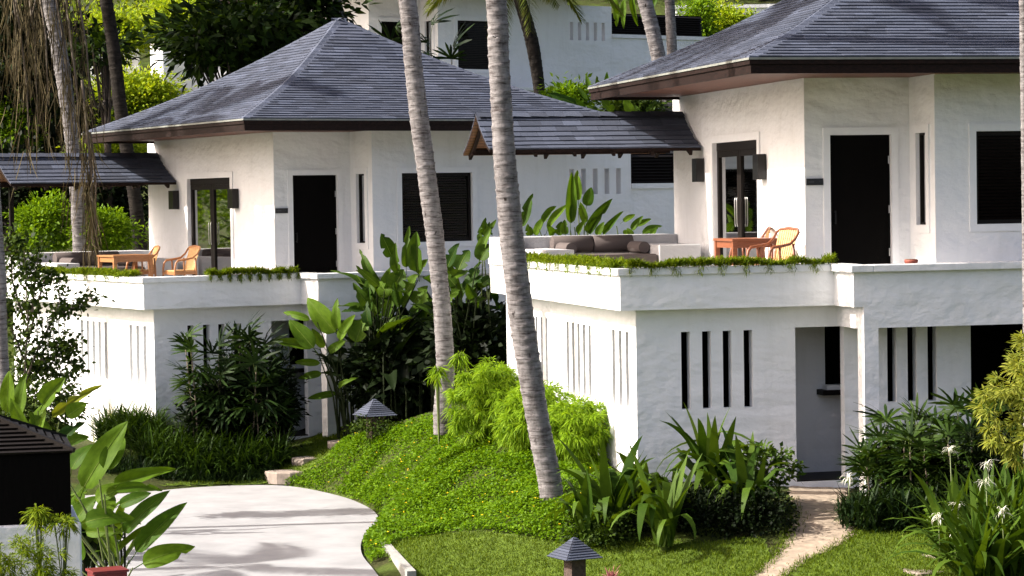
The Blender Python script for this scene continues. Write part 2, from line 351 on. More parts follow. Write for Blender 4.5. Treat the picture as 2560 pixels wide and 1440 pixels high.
# the driveway outline; the ground drops to its edge
def smooth_loop(pts, k=8):
    pts = [np.array(p[:2], float) for p in pts]; n = len(pts); out = []
    for i in range(n):
        p0, p1, p2, p3 = pts[i - 1], pts[i], pts[(i + 1) % n], pts[(i + 2) % n]
        for t in np.linspace(0, 1, k, endpoint=False):
            out.append(0.5 * (2 * p1 + (p2 - p0) * t + (2 * p0 - 5 * p1 + 4 * p2 - p3) * t * t + (3 * p1 - p0 - 3 * p2 + p3) * t ** 3))
    return out
def inpoly(x, y, poly):
    x = np.asarray(x); y = np.asarray(y); c = np.zeros(x.shape, bool); j = len(poly) - 1
    for i in range(len(poly)):
        xi, yi, xj, yj = poly[i][0], poly[i][1], poly[j][0], poly[j][1]
        c ^= ((yi > y) != (yj > y)) & (x < (xj - xi) * (y - yi) / (yj - yi + 1e-12) + xi); j = i
    return c
def onz(px, py, z=0.0):
    d = ray(px, py); return (EYE + d * ((z - 5) / d[2]))[:2]
dr = [(330, 1232), (480, 1219), (610, 1213), (730, 1216), (850, 1240), (920, 1268), (946, 1295), (930, 1325), (905, 1350), (905, 1385), (935, 1425), (990, 1500)]
DRIVE = smooth_loop([onz(*p) for p in dr] + [(-1.2, 29.0), (-4, 26.5), (-11, 26.5), (-13, 34), (-10.5, 39.5), (-8.4, 42.8)], 6)
_dp = np.array(DRIVE); _dq = np.roll(_dp, -1, 0)
def gz(x, y):
    x = np.asarray(x, float); y = np.asarray(y, float); z = gz0(x, y); sh = z.shape; xf, yf, zf = x.ravel(), y.ravel(), z.ravel().copy()
    near = np.where((xf > -15) & (xf < 2) & (yf > 25) & (yf < 47))[0]
    for i in range(0, len(near), 20000):
        k = near[i:i + 20000]; p = np.stack([xf[k], yf[k]], 1); e = _dq - _dp; t = np.clip(((p[:, None] - _dp) * e).sum(2) / (e * e).sum(1), 0, 1)
        d = np.linalg.norm(p[:, None] - (_dp + t[..., None] * e), axis=2).min(1); d = np.where(inpoly(p[:, 0], p[:, 1], DRIVE), -d, d)
        zf[k] = np.minimum(zf[k], -.07 + np.clip(d, -.3, 9) * .9)
    return zf.reshape(sh)
def G(px, py, lo=24.0, hi=60.0):
    """the ground point on a sight line of the photograph"""
    ys = np.linspace(lo, hi, 721); pts = EYE[None] + ray(px, py)[None] * ys[:, None]
    d = pts[:, 2] - gz(pts[:, 0], pts[:, 1]); i = np.argmax(d < 0)
    return pts[i] if (d < 0).any() else pts[-1]
def on_ground(x, y, dz=0.0): return (x, y, float(gz(x, y)) + dz)

# ------------------------------------------------------------------ the ground
def ground_mat():
    m, nt, b = mat('garden_soil')
    f = noise(nt, 1.2, 6, 0.65); f2 = noise(nt, 14, 5, 0.7)
    mx = N(nt, 'ShaderNodeMix', data_type='RGBA')
    nt.links.new(ramp(nt, f2, [(0.3, (0.016, 0.020, 0.006)), (0.7, (0.05, 0.05, 0.018))]), mx.inputs['A'])
    nt.links.new(ramp(nt, f2, [(0.3, (0.030, 0.050, 0.008)), (0.7, (0.075, 0.105, 0.018))]), mx.inputs['B'])
    nt.links.new(ramp(nt, f, [(0.4, (0, 0, 0)), (0.6, (1, 1, 1))]), mx.inputs['Factor'])
    nt.links.new(mx.outputs['Result'], b.inputs['Base Color']); b.inputs['Roughness'].default_value = 0.95; b.inputs['Specular IOR Level'].default_value = 0.1
    bump(nt, b, f2, 0.6, 0.04); return m
M['soil'] = ground_mat()
def grid_mesh(name, xs, ys, zf, m):
    X, Y = np.meshgrid(xs, ys); Z = zf(X, Y); nx, ny = len(xs), len(ys)
    me = bpy.data.meshes.new(name); me.vertices.add(nx * ny); me.vertices.foreach_set('co', np.stack([X, Y, Z], -1).reshape(-1).astype(np.float32))
    i = np.arange(nx - 1)[None, :] + nx * np.arange(ny - 1)[:, None]
    F = np.stack([i, i + 1, i + nx + 1, i + nx], -1).reshape(-1, 4).astype(np.int32)
    me.loops.add(F.size); me.loops.foreach_set('vertex_index', F.reshape(-1)); me.polygons.add(len(F)); me.polygons.foreach_set('loop_start', np.arange(0, F.size, 4, dtype=np.int32))
    me.polygons.foreach_set('use_smooth', np.ones(len(F), dtype=bool)); me.materials.append(m); me.update(calc_edges=True); return obj(name, me)
xs = np.concatenate([np.linspace(-140, -16, 26)[:-1], np.linspace(-16, 16, 129), np.linspace(16, 140, 26)[1:]])
ys = np.concatenate([np.linspace(-30, 24, 19)[:-1], np.linspace(24, 62, 153), np.linspace(62, 170, 45)[1:]])
tag(grid_mesh('ground', xs, ys, gz, M['soil']), kind='structure')
# driveway: a raised slab of pale concrete with a curved edge
mb = MB(); n = len(DRIVE)
mb.quad([(p[0], p[1], 0.0) for p in DRIVE])
for i in range(n):
    a, b = DRIVE[i], DRIVE[(i + 1) % n]; mb.quad([(a[0], a[1], -.45), (b[0], b[1], -.45), (b[0], b[1], 0), (a[0], a[1], 0)])
tag(mb.build('driveway', M['concrete']), kind='structure')
# sandy path from the right villa's lower door
pth = [(1985, 1212), (2118, 1208), (2110, 1290), (2150, 1320), (2130, 1345), (2075, 1378), (2010, 1410), (1960, 1446), (1930, 1470), (1835, 1470), (1880, 1440), (1930, 1400), (1960, 1360), (1985, 1310), (1980, 1260)]
PATH = smooth_loop([G(*p) for p in pth], 5)
def drape(name, loop, m, dz=0.02, step=0.12):
    lo = np.min(loop, 0); hi = np.max(loop, 0); xs = np.arange(lo[0] - step, hi[0] + step, step); ys = np.arange(lo[1] - step, hi[1] + step, step)
    X, Y = np.meshgrid(xs[:-1], ys[:-1]); k = inpoly(X + step / 2, Y + step / 2, loop)
    jx = rng.uniform(-.35, .35, (len(ys), len(xs))) * step; jy = rng.uniform(-.35, .35, (len(ys), len(xs))) * step
    XX, YY = np.meshgrid(xs, ys); XX = XX + jx; YY = YY + jy; ZZ = gz(XX, YY) + dz + rng.uniform(-.006, .006, XX.shape)
    idx = np.argwhere(k); V = []
    for (j, i) in idx: V.append([[XX[a, b], YY[a, b], ZZ[a, b]] for a, b in ((j, i), (j, i + 1), (j + 1, i + 1), (j + 1, i))])
    return np_mesh(name, np.array(V), m)
tag(drape('path', PATH, M['sand'], 0.012, 0.06), kind='structure')
# ------------------------------------------------------------------ the villa (one design, built three times on the slope)
ZB = 0.9
OFF = (0, 0, -ZB)
def wall(mb, axis, plane, th, u0, u1, z0, z1, holes=(), mi=0):
    """a wall with real openings; axis 'x': the wall stands at x = plane and runs along y, axis 'y': the other way"""
    us = sorted({u0, u1, *[h[0] for h in holes], *[h[1] for h in holes]}); zs = sorted({z0, z1, *[h[2] for h in holes], *[h[3] for h in holes]})
    us = [u for u in us if u0 <= u <= u1]; zs = [z for z in zs if z0 <= z <= z1]
    def solid(i, j):
        if i < 0 or j < 0 or i >= len(us) - 1 or j >= len(zs) - 1: return False
        u, z = (us[i] + us[i + 1]) / 2, (zs[j] + zs[j + 1]) / 2
        return not any(h[0] < u < h[1] and h[2] < z < h[3] for h in holes)
    def pt(u, z, d):
        return (plane + d, u, z) if axis == 'x' else (u, plane + d, z)
    for i in range(len(us) - 1):
        for j in range(len(zs) - 1):
            if not solid(i, j): continue
            a, b, c, d = us[i], us[i + 1], zs[j], zs[j + 1]
            mb.quad([pt(a, c, 0), pt(b, c, 0), pt(b, d, 0), pt(a, d, 0)], mi); mb.quad([pt(a, c, th), pt(a, d, th), pt(b, d, th), pt(b, c, th)], mi)
            if not solid(i - 1, j): mb.quad([pt(a, c, 0), pt(a, d, 0), pt(a, d, th), pt(a, c, th)], mi)
            if not solid(i + 1, j): mb.quad([pt(b, c, 0), pt(b, c, th), pt(b, d, th), pt(b, d, 0)], mi)
            if not solid(i, j - 1): mb.quad([pt(a, c, 0), pt(a, c, th), pt(b, c, th), pt(b, c, 0)], mi)
            if not solid(i, j + 1): mb.quad([pt(a, d, 0), pt(b, d, 0), pt(b, d, th), pt(a, d, th)], mi)
def ring(mb, axis, plane, d0, d1, u0, u1, z0, z1, w, bottom=True, mi=0):
    """a flat frame round an opening"""
    def bx(a, b, c, d):
        if axis == 'x': mb.box(plane + d0, plane + d1, a, b, c, d, mi)
        else: mb.box(a, b, plane + d0, plane + d1, c, d, mi)
    bx(u0 - w, u0, z0 - (w if bottom else 0), z1 + w); bx(u1, u1 + w, z0 - (w if bottom else 0), z1 + w); bx(u0, u1, z1, z1 + w)
    if bottom: bx(u0, u1, z0 - w, z0)

SHV = [(0, 0, .004), (1, 0, .004), (1, 1, -.002), (0, 1, -.002), (0, 0, .030), (1, 0, .030), (1, 1, .008), (0, 1, .008)]
SHF = [(4, 5, 6, 7), (0, 1, 5, 4), (1, 2, 6, 5), (3, 0, 4, 7)]
SHM = []
for i, m in enumerate(SH):
    me = bpy.data.meshes.new('shingle'); me.from_pydata(SHV, [], SHF); me.materials.append(m); me.update(); SHM.append(me)
def add_shingles(parent, slots, n_obj, name='shingle'):
    """slots: (origin, ex*w, ey*l, normal, size); the n_obj that show largest become objects, the rest one mesh"""
    slots = sorted(slots, key=lambda s: -s[4])
    for s in slots[:n_obj]:
        k = random.choices(range(4), (2, 4, 4, 1))[0]
        o = obj(name, SHM[k], parent); kid(o, parent)
        ex, ey, nn, p = s[1], s[2], s[3], s[0]
        o.matrix_local = Matrix(((ex.x, ey.x, nn.x, p.x), (ex.y, ey.y, nn.y, p.y), (ex.z, ey.z, nn.z, p.z), (0, 0, 0, 1)))
    rest = slots[n_obj:]
    if rest:
        v = []; f = []; mi = []
        for s in rest:
            n = len(v); k = random.choices(range(4), (2, 4, 4, 1))[0]
            for a, b, c in SHV: v.append(s[0] + s[1] * a + s[2] * b + s[3] * c)
            for q in SHF: f.append(tuple(n + i for i in q)); mi.append(k)
        me = bpy.data.meshes.new('shingle_field'); me.from_pydata(v, [], f)
        for m in SH: me.materials.append(m)
        me.polygons.foreach_set('material_index', mi); me.update()
        o = obj('shingle_field', me, parent); kid(o, parent); o['kind'] = 'stuff'
def course(A, B, A2, B2, nrm, w, phase, size, out):
    """one course of shingles between the lower edge A-B and the upper edge A2-B2"""
    ex = (B - A); ln = ex.length
    if ln < 0.05: return
    ex.normalize(); up0 = ((A2 + B2) / 2 - (A + B) / 2); ey = up0 - ex * up0.dot(ex); ey = ey * 1.18
    lo, hi = max(0.0, (A2 - A).dot(ex)) * 1.15, ln - max(0.0, (B - B2).dot(ex)) * 1.15; x = -phase * w
    while x < ln:
        ww = w * random.uniform(0.8, 1.2); a, b = max(x, lo), min(x + ww, hi); x += ww
        if b - a < 0.03: continue
        out.append((A + ex * a + nrm * random.uniform(0, .004) - ey * random.uniform(0, .03), ex * (b - a - .004), ey, nrm, size))

ROOF = dict(x0=1.27, x1=9.75, y0=-1.5, y1=7.2, ze=6.97, ax=5.45, ay=3.0, za=9.25)
def roof_g(t): return (1 - t) - 0.075 * math.sin(math.pi * t)
def build_roof(root, detailed=True):
    R = ROOF; mb = MB(OFF); AP = Vector((R['ax'], R['ay'], 0))
    C = [Vector((R['x0'], R['y0'], 0)), Vector((R['x1'], R['y0'], 0)), Vector((R['x1'], R['y1'], 0)), Vector((R['x0'], R['y1'], 0))]
    def pt(c, t):
        p = AP + (c - AP) * t; p.z = R['ze'] + (R['za'] - R['ze']) * roof_g(t); return p
    NT = 37
    ts = [1 - i / NT for i in range(NT + 1)]
    for i in range(4):
        for j in range(NT):
            a, b = C[i], C[(i + 1) % 4]
            mb.quad([pt(a, ts[j]), pt(b, ts[j]), pt(b, ts[j + 1]), pt(a, ts[j + 1])])
    roof = mb.build('roof', M['under'], root)
    slots = []
    o = Vector(OFF)
    for i in range(4):
        for j in range(NT - 1):
            a, b = C[i], C[(i + 1) % 4]
            A, B, B2, A2 = pt(a, ts[j]) + o, pt(b, ts[j]) + o, pt(b, ts[j + 1]) + o, pt(a, ts[j + 1]) + o
            n = (B - A).cross(A2 - A).normalized()
            if n.z < 0: n = -n
            size = {0: 10, 3: 9}.get(i, 0) - j * 0.1
            course(A, B, A2, B2, n, 0.31, random.random(), size if i in (0, 3) else -5 - j * .1, slots)
    add_shingles(roof, slots, 260 if detailed else 0)
    # hip caps
    for i in range(4):
        c = C[i]; cm = MB(OFF); k = 34
        e = (C[(i + 1) % 4] - c).normalized(); e2 = (C[i - 1] - c).normalized()
        for j in range(k):
            p, q = pt(c, 1 - j / k), pt(c, max(0.004, 1 - (j + 1.12) / k)); w = 0.20
            def drop(base, ee):     # a point w to the side, down on the neighbouring slope
                return base + ee * w
            up = Vector((0, 0, .030)); lo = Vector((0, 0, .024))
            s1, s2 = drop(p, e), drop(p, e2); t1, t2 = drop(q, e), drop(q, e2)
            if detailed and i == 0:
                h = MB(OFF); tgt = h
            else: tgt = cm
            tgt.quad([p + up, s1 + up - Vector((0, 0, .012)), t1 + lo - Vector((0, 0, .006)), q + lo], j % 2); tgt.quad([s2 + up - Vector((0, 0, .012)), p + up, q + lo, t2 + lo - Vector((0, 0, .006))], j % 2)
            tgt.quad([p, s1 - Vector((0, 0, .01)), s1 + up - Vector((0, 0, .012)), p + up], j % 2); tgt.quad([s2 - Vector((0, 0, .01)), p, p + up, s2 + up - Vector((0, 0, .012))], j % 2)
            if tgt is not cm: h.build('hip_shingle', [SH[1], SH[2]] if j % 3 else [SH[3], SH[2]], roof)
        if cm.f: cm.build('hip_shingles', [SH[1], SH[2]], roof)['kind'] = 'stuff'
    # fascia boards, drip edge and soffit
    zt, zb = R['ze'] - 0.015, R['ze'] - 0.22
    x0, x1, y0, y1 = R['x0'], R['x1'], R['y0'], R['y1']
    for (bx) in ((x0 + .03, x1 - .03, y0 + .03, y0 + .07), (x0 + .03, x1 - .03, y1 - .07, y1 - .03), (x0 + .03, x0 + .07, y0 + .073, y1 - .073), (x1 - .07, x1 - .03, y0 + .073, y1 - .073)):
        f = MB(OFF); f.box(*bx, zb, zt - .06); f.build('fascia', M['fascia'], root)
    for (bx) in ((x0 + .005, x1 - .005, y0 + .005, y0 + .05), (x0 + .005, x1 - .005, y1 - .05, y1 - .005), (x0 + .005, x0 + .05, y0 + .053, y1 - .053), (x1 - .05, x1 - .005, y0 + .053, y1 - .053)):
        f = MB(OFF); f.box(*bx, zt - .075, zt - .002); f.build('fascia', M['fascia'], root)
    f = MB(OFF); ring_b = [(x0 - .012, x1 + .012, y0 - .012, y0 + .003), (x0 - .012, x1 + .012, y1 - .003, y1 + .012), (x0 - .012, x0 + .003, y0 + .004, y1 - .004), (x1 - .003, x1 + .012, y0 + .004, y1 - .004)]
    for b in ring_b: f.box(*b, zt - .012, zt + .018)
    f.build('drip_edge', M['drip'], root)
    s = MB(OFF); zs = zb + .05
    for (a, b, c, d) in ((x0 + .075, x1 - .075, y0 + .075, -.19), (x0 + .075, 2.89, -.19, y1 - .075), (2.89, x1 - .075, 7.56, y1 - .075), (9.02, x1 - .075, -.01, 7.55), (2.89, 4.57, -.19, .79)):
        if b > a and d > c: s.box(a, b, c, d, zs, zs + .02)
    s.build('soffit', M['soffit'], root)
    return roof

def build_villa(detailed=True):
    root = thing('villa', 'x', 'villa')
    W = M['white']
    sl3 = [(.40 + i * .37, .56 + i * .37, 1.95, 3.08) for i in range(3)]
    sl5 = [(2.52 + i * .34, 2.68 + i * .34, 1.95, 3.08) for i in range(5)]
    sl5b = [(5.3 + i * .345, 5.43 + i * .345, 1.95, 3.08) for i in range(5)]
    mb = MB(OFF); wall(mb, 'x', 0, .16, .161, 8.3, -.6, 3.43, sl3 + sl5 + sl5b)
    wall(mb, 'y', 0, .16, 0, 9.5, -.6, 3.43, [(x, x + .135, 1.95, 3.08) for x in (.68, 1.0, 1.315, 1.635)] + [(2.43, 3.19, .82, 3.10)] + [(x, x + .145, 1.95, 3.06) for x in (3.87, 4.19, 4.51)] + [(5.2, 6.5, .2, 3.08)])
    mb.box(9.34, 9.5, .161, 8.3, -.6, 3.43); mb.box(.161, 9.339, 8.14, 8.3, -.6, 3.43)
    mb.build('lower_wall', W, root)
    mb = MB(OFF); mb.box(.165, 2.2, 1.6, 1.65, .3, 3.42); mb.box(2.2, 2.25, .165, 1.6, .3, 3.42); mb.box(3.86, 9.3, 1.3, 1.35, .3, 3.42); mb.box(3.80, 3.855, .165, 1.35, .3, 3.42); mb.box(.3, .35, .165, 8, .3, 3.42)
    mb.build('room_shade_lining', M['dark'], root)  # black sheets behind the openings in place of interior shade
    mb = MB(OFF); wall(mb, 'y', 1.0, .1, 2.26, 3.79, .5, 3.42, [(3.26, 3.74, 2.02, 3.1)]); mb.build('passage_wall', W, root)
    mb = MB(OFF); mb.box(2.3, 3.78, 1.2, 1.25, .5, 3.42); mb.build('passage_shade_panel', M['dark'], root)
    mb = MB(OFF); mb.box(3.12, 3.7, .72, .995, 2.02, 2.10); mb.box(3.2, 3.6, .76, .96, 2.10, 2.17, 1); mb.build('shelf', [M['frame'], M['trim']], root)
    mb = MB(OFF); mb.box(2.26, 3.8, .025, .995, .3, .84); mb.build('door_step', M['frame'], root)
    # terrace slab, parapets and the porch beam
    mb = MB(OFF); mb.box(-.28, 9.45, -.28, 8.28, 3.431, 3.66); mb.box(3.0, 7.95, -1.05, -.281, 3.431, 3.66); mb.build('terrace_floor', M['floor'], root)
    e, c = -.315, -.36; pz0, pz1, cz = 3.425, 3.925, 4.03
    mb = MB(OFF)
    mb.box(e, 0, e, 8.1, pz0, pz1); mb.box(.0005, 2.93, e, 0, pz0, pz1)
    mb.box(2.93, 3.2, -1.1, 0.0, pz0, pz1 - .001); mb.box(3.2005, 8.0, -1.1, -.85, 3.12, pz1)
    mb.box(7.75, 8.0, -.8495, 0, 3.12, pz1); mb.box(3.08, 3.3, -1.099, -.85, .2, pz0 - .0005); mb.box(3.085, 3.2, -.8495, -.001, 3.105, pz0 - .0005); mb.box(7.75, 8.0, -1.099, -.86, .2, 3.12)
    mb.box(5.95, 6.17, -1.098, -.86, .2, 3.1195)
    mb.build('parapet', W, root)
    mb = MB(OFF)
    mb.box(c, .02, c, 8.1, pz1, cz); mb.box(.0205, 2.86, c, .02, pz1, cz); mb.box(2.8605, 3.2, -1.2, .02, pz1, cz); mb.box(3.2005, 8.06, -1.2, -.82, pz1, cz); mb.box(7.72, 8.06, -.8195, .02, pz1, cz)
    bevel(mb.build('parapet_cap', M['cap'], root), .012)
    mb = MB(OFF); mb.box(3.21, 7.74, -.84, -.002, 3.40, 3.4295); mb.build('porch_ceiling', M['trim'], root)
    # upper walls
    gd = (2.95, 5.25, 3.66, 5.94); ed = (3.3, 4.28, 3.66, 5.94); nw = (.13, .5, 4.57, 5.95); bw = (5.23, 6.83, 4.57, 5.95)
    mb = MB(OFF)
    wall(mb, 'x', 2.9, .15, .951, 7.55, 3.5, 6.9, [(gd[0], gd[1], 3.5, gd[3])])
    wall(mb, 'y', .8, .15, 2.9, 4.7305, 3.5, 6.9, [(ed[0], ed[1], 3.5, ed[3])])
    wall(mb, 'x', 4.58, .15, -.029, .7995, 3.5, 6.9, [nw])
    wall(mb, 'y', -.18, .15, 4.58, 9.0, 3.5, 6.9, [bw])
    wall(mb, 'y', -.18, .15, 9.0, 10.64, 1.5, 6.5, [(9.13 + i * .285, 9.25 + i * .285, 5.48, 6.01) for i in range(5)])
    mb.box(10.49, 10.64, -.0295, 7, 1.5, 6.5); mb.box(3.0505, 9.0, 7.4, 7.55, 3.5, 6.9); mb.box(9.0, 9.15, -.0295, 7.55, 3.5, 6.9)
    mb.build('upper_wall', W, root)
    mb = MB(OFF); mb.box(10.641, 14.2, -.16, -.02, 1.2, 5.58); mb.build('garden_wall', W, root)
    mb = MB(OFF); mb.box(10.642, 14.2, -.21, .03, 5.58, 5.69); mb.build('garden_wall_cap', M['cap'], root)
    sc = MB(OFF); sc.box(10.645, 14.1, -.03, -.01, 5.69, 6.32); scr = sc.build('screen', M['dark'], root)
    for i in range(9):
        z = 5.71 + i * .066; q = MB(OFF); q.hexa([(10.65, -.09, z), (14.1, -.09, z), (14.1, -.035, z + .045), (10.65, -.035, z + .045), (10.65, -.09, z + .012), (14.1, -.09, z + .012), (14.1, -.035, z + .057), (10.65, -.035, z + .057)]); q.build('slat', M['frame'], scr)
    # frames round the openings
    mb = MB(OFF); ring(mb, 'x', 2.9, -.025, -.0005, *gd[:2], gd[2], gd[3], .12, False); mb.build('door_surround', M['trim'], root)
    mb = MB(OFF); ring(mb, 'y', .8, -.025, -.0005, *ed[:2], ed[2], ed[3], .11, False); mb.build('door_surround', M['trim'], root)
    mb = MB(OFF); ring(mb, 'x', 4.58, -.025, -.0005, *nw, .12); mb.build('window_surround', M['trim'], root)
    mb = MB(OFF); ring(mb, 'y', -.18, -.025, -.0005, *bw, .11); mb.build('window_surround', M['trim'], root)
    # entrance door
    mb = MB(OFF); mb.box(ed[0] + .005, ed[1] - .005, .845, .895, 3.665, ed[3] - .005); d = mb.build('entrance_door', M['door'], root)
    for z in (4.1, 4.75, 5.5):
        q = MB(OFF); q.box(ed[1] - .03, ed[1] - .012, .832, .844, z, z + .12); q.build('hinge', M['steel'], d)
    q = MB(OFF); q.bar((ed[0] + .08, .79, 4.6), (ed[0] + .08, .79, 4.8), .02); q.bar((ed[0] + .08, .79, 4.62), (ed[0] + .08, .846, 4.62), .014); q.bar((ed[0] + .08, .79, 4.78), (ed[0] + .08, .846, 4.78), .014); q.build('handle', M['lampm'], d)
    # glass double door in the left wall
    mb = MB(OFF); x = 2.955
    mid = (gd[0] + gd[1]) / 2
    mb.box(x, x + .08, gd[0] + .003, gd[1] - .003, gd[3] - .14, gd[3] - .003)
    for a, b in ((gd[0] + .003, gd[0] + .09), (gd[1] - .09, gd[1] - .003), (mid - .10, mid - .005), (mid + .005, mid + .10)): mb.box(x + .005, x + .07, a, b, 3.665, gd[3] - .141)
    for a, b in ((gd[0] + .091, mid - .101), (mid + .101, gd[1] - .091)):
        mb.box(x + .006, x + .069, a, b, 3.665, 3.78); mb.box(x + .006, x + .069, a, b, gd[3] - .24, gd[3] - .142)
    d = mb.build('glass_door', M['frame'], root)
    for a, b in ((gd[0] + .09, mid - .1), (mid + .1, gd[1] - .09)):
        q = MB(OFF); q.quad([(x + .035, a, 3.78), (x + .035, b, 3.78), (x + .035, b, gd[3] - .24), (x + .035, a, gd[3] - .24)]); q.build('pane', M['glass'], d)
    for y in (mid - .05, mid + .05):
        q = MB(OFF); q.tube([(x - .045, y, 4.55), (x - .055, y, 4.6), (x - .055, y, 4.98), (x - .045, y, 5.03)], .009, 8); q.build('handle', M['steel'], d)
    mb = MB(OFF); k = 26
    for i in range(k):
        y0 = gd[0] + .1 + i * (gd[1] - gd[0] - .2) / k; y1 = y0 + (gd[1] - gd[0] - .2) / k * .98; b_ = .03 * (i % 2)
        if abs(i - 19) < 2: continue
        mb.quad([(3.25 + b_, y0, 3.7), (3.28 - b_, y1, 3.7), (3.28 - b_, y1, 5.75), (3.25 + b_, y0, 5.75)])
    mb.build('curtain', M['curtain'], root)
    mb = MB(OFF); mb.box(5.0, 5.05, 1.1, 7.3, 3.66, 6.8); mb.box(3.06, 9.0, 1.0, 1.05, 3.66, 6.8); mb.box(3.06, 8.9, .96, 7.3, 6.805, 6.85); mb.build('room_shade_back', M['dark'], root)
    # windows
    mb = MB(OFF); ring(mb, 'x', 4.62, 0, .06, nw[0] + .035, nw[1] - .035, nw[2] + .035, nw[3] - .035, .033); w = mb.build('narrow_window', M['frame'], root)
    q = MB(OFF); q.quad([(4.65, nw[0] + .03, nw[2] + .03), (4.65, nw[1] - .03, nw[2] + .03), (4.65, nw[1] - .03, nw[3] - .03), (4.65, nw[0] + .03, nw[3] - .03)]); q.build('pane', M['glass'], w)
    q = MB(OFF); q.quad([(4.75, nw[0] - .2, 4.4), (4.75, nw[1] + .2, 4.4), (4.75, nw[1] + .2, 6.1), (4.75, nw[0] - .2, 6.1)]); q.build('blind', M['greyblind'], w)
    mb = MB(OFF); ring(mb, 'y', -.13, 0, .06, bw[0] + .06, bw[1] - .06, bw[2] + .06, bw[3] - .06, .058); w = mb.build('window', M['frame'], root)
    q = MB(OFF); q.quad([(bw[0] + .05, -.10, bw[2] + .05), (bw[1] - .05, -.10, bw[2] + .05), (bw[1] - .05, -.10, bw[3] - .05), (bw[0] + .05, -.10, bw[3] - .05)]); q.build('pane', M['glass'], w)
    for i in range(25):
        z = bw[2] + .07 + i * .05; q = MB(OFF); q.hexa([(bw[0] + .06, -.06, z), (bw[1] - .06, -.06, z), (bw[1] - .06, -.02, z + .022), (bw[0] + .06, -.02, z + .022), (bw[0] + .06, -.06, z + .004), (bw[1] - .06, -.06, z + .004), (bw[1] - .06, -.02, z + .026), (bw[0] + .06, -.02, z + .026)]); q.build('slat', M['blind'], w)
    mb = MB(OFF); mb.box(bw[0] - .2, bw[1] + .2, .15, .17, 4.3, 6.2); mb.build('room_shade_back', M['dark'], root)
    # built-in bench at the back of the terrace
    mb = MB(OFF); mb.box(-.314, 2.895, 7.35, 8.2, 3.67, 4.40); mb.box(-.312, .02, 6.9, 7.349, 3.67, 4.395)
    mb.box(2.0, 2.72, 5.45, 7.349, 3.67, 4.25); mb.box(.021, .52, 5.45, 7.349, 3.67, 4.20); mb.box(.521, 1.999, 5.6, 7.349, 3.67, 3.92)
    bevel(mb.build('bench', M['bench'], root), .015)
    build_roof(root, detailed)
    return root
M['glass'] = glassm('window_glass')
M['curtain'] = simple('woven_curtain', (0.30, 0.235, 0.15), 0.9, 0.4, 30, stretch=(1, 1, .15))
M['greyblind'] = simple('grey_sheer', (0.10, 0.11, 0.11), 0.9, 0.2, 12, stretch=(6, 6, .3))

def place(root, x, y, th, dz):
    root.location = (x, y, ZB + dz); root.rotation_euler = (0, 0, math.radians(th))
VILLAS = {'R': (1.7841, 36.0, 13.174, 0.0), 'L': (-6.8026, 47.1675, 29.658, -.33), 'U': (-5.9, 68.2, 33.5, 4.25)}
def VW(k, x, y, z):
    ox, oy, th, dz = VILLAS[k]; t = math.radians(th)
    return Vector((ox + math.cos(t) * x - math.sin(t) * y, oy + math.sin(t) * x + math.cos(t) * y, z + dz))
def VT(k): return math.radians(VILLAS[k][2])
vR = build_villa(); place(vR, *VILLAS['R'])
vL = copy_tree(vR); place(vL, *VILLAS['L'])
vU = copy_tree(vR, skip=('shingle', 'hip_shingle')); place(vU, *VILLAS['U'])
tag(vR, 'white villa with terrace, brown sofa bench and brown boarded eaves beside the sandy path', 'villa', 'hillside villas')
tag(vL, 'white two-storey villa whose slate roof rises to a peak, behind the curved driveway', 'villa', 'hillside villas')
tag(vU, 'pale villa up the slope, seen over the peaked roof of another villa', 'villa', 'hillside villas')

